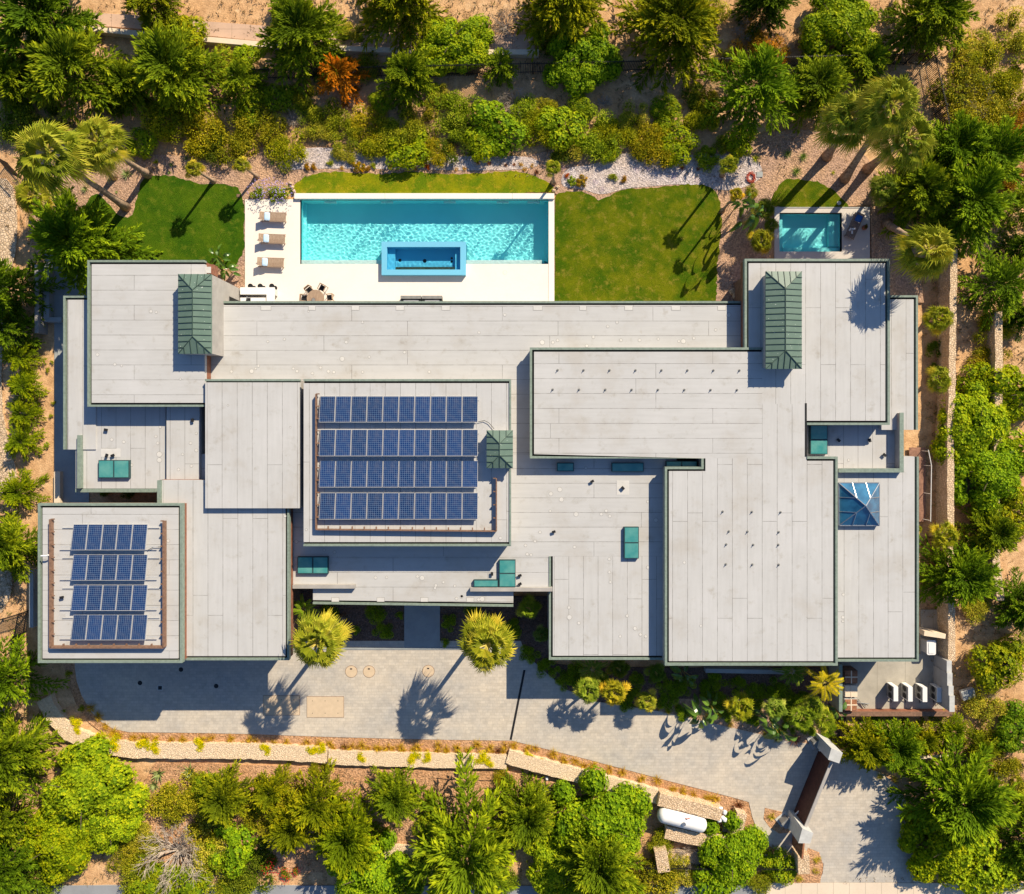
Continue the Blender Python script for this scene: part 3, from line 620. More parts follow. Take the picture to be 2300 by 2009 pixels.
def rnd_patches(x0, y0, x1, y1, n): return [(rp.uniform(x0, x1), rp.uniform(y0, y1), rp.choice([0.06, 0.07, 0.08, 0.14])) for _ in range(n)]
K = 3.42
pA = [(500+x/K, 400+y/K, r) for x, y, r in [(658,1025,.06),(1075,1110,.08),(1970,1188,.09),(475,1240,.08),(347,1258,.08),(950,1262,.1),(1397,1340,.09),(918,1390,.16),(1127,1376,.08),(68,1488,.09),(223,1485,.14),(253,1465,.07),(275,1446,.08),(572,1485,.1),(543,1465,.08),(752,1458,.09),(690,1502,.09),(813,1487,.1),(855,1492,.1),(1075,1492,.08),(1588,1490,.09)]]
pA += [(1100+x/K, 400+y/K, r) for x, y, r in [(115,1053,.09),(978,1111,.09),(906,1142,.09),(796,1223,.1),(521,1248,.09),(485,1264,.1),(403,1264,.16),(1008,1247,.1),(1151,1247,.1),(1294,1238,.08),(1487,1255,.16),(1453,1255,.08),(1567,1232,.09),(1735,1168,.09),(1836,1053,.15),(1831,1128,.08),(745,1290,.1)]]
roof([(497,677),(1676,677),(1676,1020),(470,1020),(470,790),(497,790)], 3.5, (0,), False, patches=pA, label='long grey roof deck behind the pool with many round repair patches')
pB = [(1000+x/K, 850+y/K, r) for x, y, r in [(880,855,.15),(812,888,.13),(893,932,.15),(1005,1045,.15),(1199,1045,.1),(1236,1018,.1),(1264,1060,.1),(1555,948,.08),(728,1183,.09),(690,1253,.09),(616,1285,.09),(993,1297,.1),(630,1352,.1),(659,1356,.09),(806,1020,.08),(1260,1390,.1),(1261,1490,.09),(1268,1566,.08),(1080,690,.08),(1618,1090,.14)]]
roof([(440,1020),(1520,1020),(1520,1250),(655,1250),(655,1318),(440,1318)], 3.5, (), False, patches=pB, label='low grey roof deck between the solar roof and the L-shaped roof')
pD = [(500+x/K, 850+y/K, r) for x, y, r in [(1175,1532,.1),(1260,1530,.08),(1497,1523,.1),(1532,1535,.16),(1696,1567,.08),(1638,1592,.1),(1632,1612,.09),(1783,1596,.08),(1835,1678,.1),(565,1255,.12),(860,1337,.1),(780,1320,.08)]] + [(1025,1345,.09),(1075,1347,.1),(1083,1346,.16),(1037,1340,.08)]
roof([(655,1250),(1233,1250),(1233,1327),(1153,1327),(1153,1363),(703,1357),(703,1320),(655,1320)], 3.5, (4,), False, patches=pD, wall='stucco', label='entrance roof deck with scalloped patches above the front path')
pE = [(1300+x/3.98, 1350+y/3.98, r) for x, y, r in [(432,135,.1),(503,247,.12),(551,302,.1),(598,318,.1),(370,318,.09)]] + [(1278,1365,.1),(1279,1387,.16),(1300,1400,.1),(1455,1275,.1)]
roof([(1233,1250),(1520,1250),(1520,1482),(1233,1482)], 3.5, (2,3), True, patches=pE, label='roof deck with L-shaped seams above the dark garden corner')
roof([(197,585),(460,585),(460,914),(197,914)], 4.5, (0,2,3), False, wall='cedar', patches=[(339,700,.1),(351,702,.08),(219,797,.1),(258,819,.09),(273,822,.07),(405,852,.07)], label='north-west roof deck beside the lawn')
roof([(143,665),(215,665),(215,1010),(143,1010)], 3.5, (0,3), True, label='narrow west roof deck')
roof([(170,978),(178,890),(372,890),(372,1106),(170,1106)], 3.42, (3,), True, cw=0.24, gw=0.02, patches=[(251,988,.1),(278,993,.1),(350,981,.09),(354,996,.09),(358,1021,.18),(358,1034,.16),(360,960,.08),(296,1045,.08)], label='west roof deck with a two-pane skylight')
mb = MB(); a = W(170, 1106, 3.9); b = W(177.5, 978, 3.9); mb.box(a.x, a.y+0.25, 3.43, b.x, b.y, 3.75); part(mb, 'parapet', M['coping'], house)
roof([(374,905),(449,905),(449,1077),(374,1077)], 3.75, (), True, patches=[(410,1021,.08),(428,996,.09),(441,974,.08),(441,1012,.1),(401,1055,.09),(430,1047,.09)], label='small roof deck wedged between the west and middle roofs')
roof([(355,1079),(600,1079),(600,1135),(650,1135),(650,1483),(355,1483)], 4.5, (3,4), True, wall='cedar', patches=[(640,1160,.08)], label='garage wing roof deck')
mb = MB(); a = W(356, 1133, 4.5); b = W(364, 1079, 4.5); mb.box(a.x, a.y, 4.2, b.x, b.y, 4.68); part(mb, 'parapet', M['coping'], house)
roof([(86,1131),(410,1131),(410,1489),(86,1489)], 5.2, 'all', False, cw=0.16, wall='cedar', patches=[(378,1215,.1)], label='garage roof deck carrying four rows of solar panels')
roof([(461,852),(673,852),(673,1142),(461,1142)], 4.85, (0,), True, gw=0.08, patches=[(512,911,.05),(652,960,.05)], label='plain middle roof deck with long seams')
roof([(682,852),(1148,852),(1148,1227),(682,1227)], 5.2, (0,2), True, patches=[(1124,1209,.1),(688,1190,.07)], label='raised central roof deck carrying the large solar array')
mb = MB(); a = W(1148, 1226, 5.2); b = W(1144, 854, 5.2); mb.box(b.x, a.y, 5.1, a.x, b.y, 5.27); part(mb, 'parapet', M['coping'], house)
roof([(1190,781),(1712,781),(1712,1030),(1575,1030),(1190,1030)], 4.5, (0,3,4), False, cw=0.16, label='L-shaped roof deck, its upper arm with two rows of pegs')
roof([(1712,908),(1812,908),(1812,1026),(1881,1026),(1881,1495),(1493,1495),(1493,1049),(1575,1049),(1575,1030),(1712,1030)], 4.5, (2,3,4,5,6,7), True, cw=0.16, patches=[(1537,1264,.09),(1574,1406,.08)], label='L-shaped roof deck, its broad lower arm')
roof([(1672,582),(1998,582),(1998,955),(1812,955),(1812,908),(1712,908),(1712,781),(1672,781)], 4.5, (0,1,2,7), True, cw=0.16, wall='cedar', label='north-east roof deck with the large green chimney')
mb = MB(); a = W(1808, 1026, 4.5); b = W(1812, 906, 4.5); mb.box(a.x, a.y, 4.4, b.x, b.y, 4.52)
part(mb, 'gutter', M['gutter'], house)
roof([(1980,664),(2061,664),(2061,966),(1980,966)], 3.6, (0,1), True, label='narrow east roof deck outside the north-east roof')
roof([(1806,940),(2012,940),(2012,1055),(1806,1055)], 3.3, (), True, patches=[(1906,1034,.08)], label='sunken roof deck holding a teal skylight')
roof([(1878,1060),(2029,1060),(2029,1026),(2063,1026),(2063,1486),(1878,1486)], 3.6, (3,4), True, patches=[(1893,1387,.1),(1893,1396,.08),(1894,1336,.09)], label='east roof deck with the glass pyramid')
# parapet walls round the sunken roof
mb = MB(); a = W(2021, 1061, 3.95); b = W(2029, 928, 3.95); mb.box(a.x, a.y, 3.0, b.x, b.y, 3.93); part(mb, 'parapet', M['stucco'], house)
mb = MB(); mb.box(a.x-0.02, a.y-0.02, 3.93, b.x+0.02, b.y+0.02, 3.97); part(mb, 'coping', M['coping'], house)
mb = MB(); c = W(1884, 1061, 3.95); d = W(2021, 1053, 3.95); mb.box(c.x, c.y, 3.0, a.x-0.003, d.y, 3.93); part(mb, 'parapet', M['stucco'], house)
mb = MB(); mb.box(c.x-0.02, c.y-0.02, 3.93, a.x-0.023, d.y+0.02, 3.968); part(mb, 'coping', M['coping'], house)
# beams over the entrance
for x0, x1, y0 in ((657, 797, 1314.5), (1056, 1241, 1321)):
    a = W(x0, y0+8, 3.85); b = W(x1, y0, 3.85); mb = MB(); mb.box(a.x, a.y, 3.0, b.x, b.y, 3.85); part(mb, 'beam', M['stucco'], house)
# dark vertical slots between roofs show the lower walls; small flue box by the chimney
a = W(463, 617, 4.2); b = W(479, 594, 4.2); mb = MB(); mb.box(a.x, a.y, 3.5, b.x, b.y, 4.2); part(mb, 'flue_box', M['cedar'], house)
mb = MB(); a2 = W(463.5, 614, 4.2); b2 = W(474, 600, 4.2); mb.box(a2.x, a2.y, 4.2, b2.x, b2.y, 4.24); part(mb, 'flue_cap', M['lightgrey'], house)
# ---- chimneys with hipped standing-seam roofs
def chimney(x0, y0, x1, y1, h, body_in, z0, label, right_px=None):
    a = W(x0, y1, h); b = W(x1, y0, h); X0_, Y0_, X1_, Y1_ = a.x, a.y, b.x, b.y
    mb = MB(); mb.box(X0_+body_in, Y0_+body_in, z0, X1_-body_in, Y1_-body_in, h-0.06)
    body = part(mb, 'chimney', M['stucco'], house); body['label'] = label
    wd = X1_-X0_; hw = wd/2; cx = (X0_+X1_)/2; rise = 0.30; ya = Y1_-hw; yb = Y0_+hw
    if yb > ya: ya = yb = (Y0_+Y1_)/2 + 0.01
    c0, c1, c2_, c3 = (X0_,Y0_,h), (X1_,Y0_,h), (X1_,Y1_,h), (X0_,Y1_,h); r0, r1 = (cx,yb,h+rise), (cx,ya,h+rise)
    mb = MB(); mb.add([c0,c1,c2_,c3,r0,r1], [(0,1,4),(1,2,5,4),(2,3,5),(3,0,4,5)])
    e = 0.10; mb.add([(X0_,Y0_,h-e),(X1_,Y0_,h-e),(X1_,Y1_,h-e),(X0_,Y1_,h-e),c0,c1,c2_,c3], [(0,1,5,4),(1,2,6,5),(2,3,7,6),(3,0,4,7),(3,2,1,0)])
    cap = part(mb, 'chimney_roof', M['copper'], body)
    s = MB(); up = Vector((0,0,0.02))
    def seam(p, q): s.bar(Vector(p)+up, Vector(q)+up, 0.032, 0.04)
    seam(c0, r0); seam(c1, r0); seam(c2_, r1); seam(c3, r1); seam(r0, r1)
    n = int(round((Y1_-Y0_)/0.42)); pitch = (Y1_-Y0_)/n
    for i in range(1, n):
        y = Y0_+i*pitch; t_ = min(1, (y-Y0_)/hw, (Y1_-y)/hw); zz = h+rise*t_
        seam((X0_, y, h), (X0_+hw*t_, y, zz)); seam((X1_, y, h), (X1_-hw*t_, y, zz))
    m_ = int(round(wd/0.42))
    for i in range(1, m_):
        x = X0_+wd*i/m_; t_ = min((x-X0_)/hw, (X1_-x)/hw)
        seam((x, Y0_, h), (x, Y0_+hw*t_, h+rise*t_)); seam((x, Y1_, h), (x, Y1_-hw*t_, h+rise*t_))
    part(s, 'seam', M['copper_seam'], cap)
    return X0_, Y0_, X1_, Y1_
cL = chimney(400, 616, 475, 795, 5.45, 0.02, 0.0, 'tall green-roofed chimney at the upper left, grey wall running down its side')
chimney(1720, 610, 1801, 829, 5.5, 0.14, 3.6, 'largest green-roofed chimney on the north-east roof')
chimney(1093, 967, 1152, 1052, 6.0, 0.08, 4.6, 'smallest green-roofed chimney at the edge of the central solar roof')
# dark slab on the left chimney wall; its colour paints a recess's shade
mb = MB(); mb.box(cL[2]-0.01, cL[3]-1.95, 0.95, cL[2]+0.02, cL[3]-0.95, 2.6); part(mb, 'recess_shade', M['gutter'], house)
# ---- skylights
def skylight(x0, y0, x1, y1, h, panes, vertical, label, hh=0.24):
    a = W(x0, y1, h+hh); b = W(x1, y0, h+hh); mb = MB(); mb.box(a.x, a.y, h-0.05, b.x, b.y, h+hh)
    fr = part(mb, 'skylight', M['curb'], house); fr['label'] = label
    for i in range(panes):
        g = 0.05
        if vertical: ya = a.y+(b.y-a.y)*i/panes+g; yb = a.y+(b.y-a.y)*(i+1)/panes-g; xa, xb = a.x+g, b.x-g
        else: xa = a.x+(b.x-a.x)*i/panes+g; xb = a.x+(b.x-a.x)*(i+1)/panes-g; ya, yb = a.y+g, b.y-g
        mb = MB(); mb.box(xa, ya, h+hh-0.1, xb, yb, h+hh+0.012); part(mb, 'pane', M['teal'], fr)
skylight(221, 1034, 290, 1074, 3.42, 2, False, 'two-pane teal skylight on the west roof deck')
skylight(668, 1251, 737, 1289, 3.5, 2, False, 'two-pane teal skylight crossed by the shadow edge near the entrance')
skylight(1121, 1258, 1158, 1319, 3.5, 2, True, 'upright two-pane teal skylight above the entrance beam')
skylight(1064, 1303, 1119, 1319, 3.5, 1, False, 'long low teal skylight beside the entrance beam')
skylight(1402, 1184, 1435, 1255, 3.5, 2, True, 'free-standing upright teal skylight in full sun')
skylight(1251, 1040, 1289, 1059, 3.5, 1, False, 'small teal skylight in the shade under the L-shaped roof')
skylight(1374, 1040, 1446, 1060, 3.5, 1, False, 'wide teal skylight in the shade under the L-shaped roof')
skylight(1496, 1036, 1566, 1052, 3.5, 2, False, 'teal skylight at the bottom of the narrow roof slot')
skylight(1820, 955, 1859, 1021, 3.3, 2, True, 'half-shaded teal skylight in the sunken east roof', 0.3)
# ---- glass pyramid
h = 3.6; a = W(1884, 1181, h+0.25); b = W(1975, 1085, h+0.25); ap = W(1931, 1133, h+1.15)
mb = MB(); mb.box(a.x, a.y, h-0.05, b.x, b.y, h+0.22); py = part(mb, 'glass_pyramid', M['curb'], house); py['label'] = 'large blue glass pyramid rooflight on the east roof'
cs = [Vector((a.x, a.y, h+0.24)), Vector((b.x, a.y, h+0.24)), Vector((b.x, b.y, h+0.24)), Vector((a.x, b.y, h+0.24))]; apx = Vector(((a.x+b.x)/2, (a.y+b.y)/2, h+1.15))
for i in range(4):
    mb = MB(); mb.add([cs[i], cs[(i+1) % 4], apx], [(0,1,2)]); part(mb, 'pane', M['glassblue'], py)
mb = MB()
for i in range(4):
    p, q = cs[i], cs[(i+1) % 4]; mb.bar(p+Vector((0,0,.02)), apx+Vector((0,0,.02)), 0.055, 0.05); mb.bar(p, q, 0.06, 0.06)
    for t_ in (1/3, 2/3):
        f0 = p.lerp(q, t_); tt = 2*min(t_, 1-t_); ed = (p if t_ < 0.5 else q).lerp(apx, tt); mb.bar(f0+Vector((0,0,.02)), ed+Vector((0,0,.02)), 0.035, 0.04)
part(mb, 'glazing_bar', M['steel'], py)
# ---- roof pegs, vents and pipes
def peg_mesh():
    mb = MB(); mb.disc((0, 0), 0.085, 0, 0.02, 12); mb.tube([(0,0,0.02),(0,0,0.17)], [0.04, 0.02], 8); return mb.mesh('roof_peg', M['grey'])
pm = peg_mesh()
pegs = [(1251.5+58.3*i, 833+0.1*i) for i in range(8)] + [(1240.5+59.1*i, 876.5+0.15*i) for i in range(8)]
pegs += [(1500+x/K, 850+y/K) for x, y in [(418,1028),(642,1030),(862,1033),(465,1180),(608,1182),(848,1185),(445,1280),(652,1283),(845,1283),(442,1433),(645,1435),(848,1436)]]
for x, y in pegs: link(pm, 'roof_peg', house, W(x+1, y-1, 4.503))
def vent_mesh():
    mb = MB(); mb.tube([(0,0,0),(0,0,0.12)], 0.06, 10); mb.box(-0.14, -0.09, 0.11, 0.11, 0.08, 0.18); return mb.mesh('roof_vent', M['dark'])
vm = vent_mesh()
for x, y, h in [(240,966,3.42),(434,944,3.75),(242,1023,3.42),(256,1023,3.42),(1330,1081,3.5),(1398,1096,3.5),(1244,1194,3.5),(1168,1292,3.5),(1168,1311,3.5),(1105,1288,3.5),(1881,989,3.3),(1951,989,3.3),(1984,1022,3.3),(142,1341,5.2),(1550,1063,3.5)]:
    link(vm, 'roof_vent', house, W(x, y, h), rot=(0, 0, R.uniform(0, 3)))
mb = MB(); a = W(1385, 1112, 3.512); b = W(1413, 1080, 3.512); mb.box(a.x, a.y, 3.49, b.x, b.y, 3.512); part(mb, 'vent_pad', M['patchm'], house)
mb = MB(); a = W(227, 1027, 3.43); b = W(270, 1008, 3.43); mb.box(a.x, a.y, 3.42, b.x, b.y, 3.432); part(mb, 'vent_pad', M['patchm'], house)
for xa, xb in [(500+a_/K, 500+b_/K) for a_, b_ in [(295,370),(660,712),(992,1047),(1333,1393),(1685,1745)]]+[(1100+a_/K, 1100+b_/K) for a_, b_ in [(335,402),(692,740),(1037,1097),(1397,1463),(1752,1812)]]:
    a = W(xa, 697, 3.51); b = W(xb, 688, 3.51); mb = MB(); mb.mi = 1; mb.box(a.x-.025, a.y-.025, 3.49, b.x+.025, b.y, 3.505); mb.mi = 0; mb.box(a.x, a.y, 3.49, b.x, b.y, 3.51); part(mb, 'membrane_patch', [M['patchm'], M['ring']], house)
for x in (753, 855, 953, 1056): 
    a = W(x-8, 1352, 3.51); b = W(x+8, 1343, 3.51); mb = MB(); mb.mi = 1; mb.box(a.x-.025, a.y, 3.49, b.x+.025, b.y+.025, 3.505); mb.mi = 0; mb.box(a.x, a.y, 3.49, b.x, b.y, 3.51); part(mb, 'membrane_patch', [M['patchm'], M['ring']], house)
# ---- solar arrays: each row of panels is a thing
def solar_row(x0, y0, x1, y1, n, h, label, group, rails):
    A = W(x0, y1, h+0.35); B = W(x1, y0, h+0.1); pw = (B.x-A.x)/n; dy = B.y-A.y; tilt = math.atan2(0.30, dy); L = math.hypot(dy, 0.30)
    e = empty('solar_array', (A.x, A.y, h), label, 'solar panels', group)
    mb = MB(); mb.box(0.015, 0, -0.04, pw-0.015, L, 0); fm = mb.mesh('solar_panel', M['alum'])
    mb = MB(); mb.box(0.04, 0.03, 0, pw-0.04, L-0.03, 0.004); cm = mb.mesh('cells', M['cells'])
    for i in range(n):
        o = link(fm, 'solar_panel', e, (pw*i, 0, 0.38), rot=(-tilt, 0, 0)); link(cm, 'cells', o)
    mb = MB(); r = 0.75 if rails else 0.05
    for yy, zz in ((dy*0.12, 0.38-0.30*0.12-0.07), (dy*0.85, 0.38-0.30*0.85-0.07)):
        mb.box(-r, yy-0.02, zz-0.03, (B.x-A.x)+r, yy+0.02, zz+0.01)
    mb2 = MB()
    for i in range(0, n+1, 2):
        x = min(max(pw*i, 0.1), B.x-A.x-0.1); mb2.box(x-0.02, dy*0.12-0.02, 0, x+0.02, dy*0.12+0.02, 0.27); mb2.box(x-0.02, dy*0.85-0.02, 0, x+0.02, dy*0.85+0.02, 0.06)
    mb.build('rail', M['alum'], e); mb2.build('support', M['grey'], e)
nm = ['topmost', 'second from top', 'third from top', 'bottom']
for i, (y0, y1) in enumerate([(890,949),(965,1025),(1035,1095),(1107,1167)]):
    solar_row(716, y0, 1074, y1, 10, 5.2, '%s row of ten dark blue solar panels on the central roof' % nm[i], 'rows of panels on the central roof', False)
for i, (y0, y1) in enumerate([(1178,1236),(1246,1304),(1314,1372),(1381,1438)]):
    solar_row(159, y0, 332, y1, 5, 5.2, '%s row of five solar panels on the garage roof%s' % (nm[i], ', dusty at its upper edge' if i == 3 else ''), 'rows of panels on the garage roof', True)
def screen(pts, h, zt, wd, label, sp=0.78):
    p = [W(x, y, zt) for x, y in pts]; c = p[0]; e = empty('timber_screen', (c.x, c.y, h), label, 'screen'); mb = MB()
    for i in range(len(p)-1):
        mb.bar(p[i]-Vector((0,0,(zt-h)/2-0.03)), p[i+1]-Vector((0,0,(zt-h)/2-0.03)), wd, zt-h-0.04)
    part(mb, 'rail', M['timber'], e)
    for i in range(len(p)-1):
        d = p[i+1]-p[i]; n = max(1, int(d.length/sp)); u = d.normalized(); nn = Vector((-u.y, u.x, 0))
        for k in range(n+1):
            q = p[i]+u*(d.length*k/n); mb = MB(); mb.bar(q+nn*0.02+Vector((0,0,-0.1)), q+nn*0.22+Vector((0,0,-0.1)), 0.07, 0.14); part(mb, 'bracket', M['timber'], e)
screen([(1115,1075),(1115,1194),(709,1190),(709,885)][::-1], 5.2, 5.55, 0.07, 'slim U-shaped timber screen around the central solar panels')
screen([(112,1167),(112,1455),(367,1455),(367,1171)], 5.2, 5.55, 0.13, 'broad brown U-shaped timber screen around the garage solar panels')
# conduit cables on roofs
mb = MB(); mb.tube([W(x, y, 5.3) for x, y in [(1074,948),(1088,945),(1098,950),(1110,964)]], 0.02, 6); tag(mb.build('cable', M['dark']), 'black cable looping from the top solar row to the small green chimney', 'cable')
mb = MB(); mb.tube([W(x, y, 5.62) for x, y in [(92,1249),(104,1249),(109,1247)]], [0.05, 0.05, 0.05], 8); tag(mb.build('roof_pipe', M['white']), 'short white pipe at the left edge of the garage roof', 'pipe')
mb = MB(); mb.tube([W(x, y, 5.3) for x, y in [(332,1236),(345,1229),(364,1229)]], 0.02, 6); tag(mb.build('cable', M['dark']), 'thin cable leaving the top garage solar row for the screen', 'cable')
# ================================================================ PLANT BUILDERS
def blade(mb, p, d, n, L, wd, tip=0.25):
    """one small leaf: a kite from p along d, lying across n"""
    s = d.cross(n)
    if s.length < 1e-6: s = Vector((1, 0, 0))
    s = s.normalized()*wd/2; m = p + d*(L*0.45); mb.add([p, m+s, p+d*L, m-s], [(0,1,2,3)])
def rv(r): 
    while True:
        v = Vector((r.uniform(-1,1), r.uniform(-1,1), r.uniform(-1,1)))
        if 0.05 < v.length < 1: return v.normalized()
def conifer_mesh(seed, nb=44, ns=16, nl=10, dens=1.0):
    r = random.Random(seed); mb = MB()
    for b in range(nb):
        u = (b+0.5)/nb; az = b*2.39996 + r.uniform(-0.35, 0.35); L = (1.0-0.62*u**1.4)*r.uniform(0.62, 1.12); z0 = 0.06+0.72*u
        dirh = Vector((math.cos(az), math.sin(az), 0)); side = Vector((-dirh.y, dirh.x, 0)); cur = r.uniform(-0.3, 0.3); lift = 0.25+0.75*u+r.uniform(-0.1, 0.1)
        P = lambda t: dirh*(L*t) + side*(cur*L*t*t) + Vector((0,0, z0+L*(lift*t-0.42*t*t)))
        tb = r.uniform(-0.12, 0.12)
        for k in range(ns):
            t = 0.14+0.86*(k+r.random())/ns; p = P(t); tg = (P(min(t+0.05,1.05))-P(t-0.05)).normalized()
            for sd_ in (-1, 1):
                a = r.uniform(0.35, 0.85)*sd_; sl = (0.30-0.15*t)*r.uniform(0.6, 1.25)
                sdn = (tg*math.cos(a) + side*math.sin(a) + Vector((0,0,r.uniform(-0.15,0.30)))).normalized()
                for q in range(nl):
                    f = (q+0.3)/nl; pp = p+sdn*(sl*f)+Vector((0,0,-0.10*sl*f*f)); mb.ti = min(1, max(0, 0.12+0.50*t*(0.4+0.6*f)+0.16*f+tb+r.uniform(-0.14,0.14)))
                    dd = (sdn + rv(r)*0.45).normalized(); blade(mb, pp, dd, (Vector((0,0,1))+rv(r)*0.6), 0.088*r.uniform(0.7,1.3), 0.025*r.uniform(0.7,1.3))
    return mb.mesh('crown', M['conifer'])
def dome_mesh(seed, n=1000, leaf=0.062, h=0.75, lob=7, fine=False):
    r = random.Random(seed); mb = MB(); lobes = [(Vector((math.cos(a), math.sin(a), 0))*r.uniform(0.34, 0.70) + Vector((0,0,r.uniform(0.12,0.42))), r.uniform(0.26, 0.48)) for a in [k*6.283/lob+r.uniform(-.3,.3) for k in range(lob)]]
    lobes += [(Vector((r.uniform(-.2,.2), r.uniform(-.2,.2), h-0.42)), 0.46)]
    if fine:
        lobes = [(Vector((math.cos(a)*q, math.sin(a)*q, .42-.42*q*q+r.uniform(-.05,.05))), r.uniform(.17,.28)) for a, q in [(r.uniform(0,6.28), math.sqrt(r.random())*.80) for _ in range(34)]] + [(Vector((r.uniform(-.15,.15), r.uniform(-.15,.15), .02)), .62)]
    cnt = 0
    while cnt < n:
        c, R_ = r.choice(lobes); nrm = rv(r)
        if nrm.z < -0.25: continue
        p = c + nrm*R_*r.uniform(0.90, 1.05)
        if any((p-c2).length < R2*0.82 for c2, R2 in lobes): continue
        cnt += 1; base = 0.5+0.30*(noise.noise(p*3.0+Vector((seed,0,0))))+r.uniform(-0.22, 0.22); ax = (nrm+rv(r)*0.4).normalized(); x = ax.orthogonal().normalized(); y = ax.cross(x); a0 = r.uniform(0, 6)
        for k in range(6):
            a = a0+k*1.047+r.uniform(-.3,.3); d = (x*math.cos(a)+y*math.sin(a)+ax*r.uniform(0.25,0.8)).normalized(); mb.ti = min(1,max(0,base+r.uniform(-.1,.1)))
            blade(mb, p, d, ax, leaf*r.uniform(.75,1.25), leaf*0.42)
    for c, R_ in lobes:                                   # inner leaves that close the crown, tinted dark to paint its inner shade
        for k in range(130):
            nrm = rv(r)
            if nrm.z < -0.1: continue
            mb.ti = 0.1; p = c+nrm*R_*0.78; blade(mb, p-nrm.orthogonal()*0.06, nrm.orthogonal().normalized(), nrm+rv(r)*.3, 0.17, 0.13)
    return mb.mesh('crown', M['broad'])
def shrub_mesh(seed, n=4600, lob=13, h=0.55, leaf=0.052, mat='shrub'):
    r = random.Random(seed); mb = MB(); lobes = []
    for k in range(lob):
        a = r.uniform(0, 6.28); q = math.sqrt(r.random())*0.72; lobes.append((Vector((math.cos(a)*q, math.sin(a)*q, r.uniform(.04,.2))), r.uniform(0.22,0.36), r.uniform(-.22,.22)))
    for i in range(n):
        c, R_, tt = lobes[i % lob]; nrm = rv(r); nrm.z = abs(nrm.z); p = c+Vector((nrm.x, nrm.y, nrm.z*h/0.45))*R_*r.uniform(0.72, 1.06)
        d = (nrm*0.7+rv(r)*0.8).normalized(); mb.ti = min(1, max(0, 0.5+tt+r.uniform(-.3,.3))); blade(mb, p, d, rv(r), leaf*r.uniform(.7,1.5), leaf*0.50)
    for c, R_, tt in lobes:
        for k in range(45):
            nrm = rv(r); nrm.z = abs(nrm.z); mb.ti = 0.05; p = c+Vector((nrm.x, nrm.y, nrm.z*h/.45))*R_*0.66; blade(mb, p, nrm.orthogonal().normalized(), nrm, 0.12, 0.10)  # inner leaves get the darkest tint, painting shade inside the shrub
    return mb.mesh('crown', M[mat])
def twig_mesh(seed, n=420):
    r = random.Random(seed); mb = MB()
    def grow(p, d, L, w, dep):
        q = p+d*L; s = d.cross(rv(r)).normalized()*w; s2 = d.cross(s).normalized()*w
        mb.add([p-s, p+s, q+s*0.6, q-s*0.6, p-s2, p+s2, q+s2*.6, q-s2*.6], [(0,1,2,3),(4,5,6,7)])
        if dep > 0:
            for k in range(3 if dep > 1 else 4): grow(p+d*L*r.uniform(.45,1), (d+rv(r)*0.75+Vector((0,0,.1))).normalized(), L*r.uniform(.5,.8), w*0.6, dep-1)
    for k in range(26):
        a = k*0.571*2+r.uniform(-.3,.3); grow(Vector((0,0,0.02)), Vector((math.cos(a), math.sin(a), r.uniform(.2,.9))).normalized(), 0.36, 0.011, 3)
    return mb.mesh('branches', M['twig'])
def fan_leaf(mb, o, d, up, pet, rad, r, dry, segs=22, spread=2.15):
    bt = r.uniform(.25,.62); side = d.cross(up).normalized(); up = side.cross(d).normalized(); mb.mi = 1; w = 0.014
    hub = o+d*pet+Vector((0,0,-0.10*pet)); mb.add([o-side*w*1.6, o+side*w*1.6, hub+side*w, hub-side*w], [(0,1,2,3)]); mb.mi = 0
    for i in range(segs):
        a = (i/(segs-1)-0.5)*2*spread; L = rad*(1-0.16*abs(a)/spread)*r.uniform(.9,1.06); dd = d*math.cos(a)+side*math.sin(a)
        wd = rad*0.50*(2*spread/segs)*0.55; ss = (side*math.cos(a)-d*math.sin(a))*wd; fold = up*(0.10*rad); cup = up*(-0.05*rad*abs(a))
        m = hub+dd*(L*0.60)+cup; tip = hub+dd*L+cup*1.4+Vector((0,0,-rad*r.uniform(0.15,0.60)))+rv(r)*0.04
        mb.ti = min(1, max(0, (0.92 if dry else bt)+r.uniform(-.16,.16)+0.1*(1-abs(a)/spread))); mb.add([hub, m-ss-fold*.3, tip, m+fold*.25, m+ss-fold*.3], [(0,3,2,1),(0,4,2,3)])
def palm_mesh(seed, n=30, droop=1.0, sp=1.5):
    r = random.Random(seed); mb = MB()
    for i in range(n):
        u = (i+0.5)/n; az = i*2.39996+r.uniform(-.2,.2); el = math.radians(62-88*u**0.85*droop)+r.uniform(-.16,.16); d = Vector((math.cos(az)*math.cos(el), math.sin(az)*math.cos(el), math.sin(el)))
        up = Vector((0,0,1)) if abs(d.z) < .93 else Vector((-math.cos(az), -math.sin(az), .3)); up = (up+rv(r)*0.42).normalized()
        fan_leaf(mb, Vector((0,0,0)), d, up, (0.10+.46*u**.8)*r.uniform(.8,1.2), 0.46*r.uniform(.85,1.12), r, u > 0.88, spread=sp)
    return mb.mesh('crown', [M['fan'], M['stalk']])
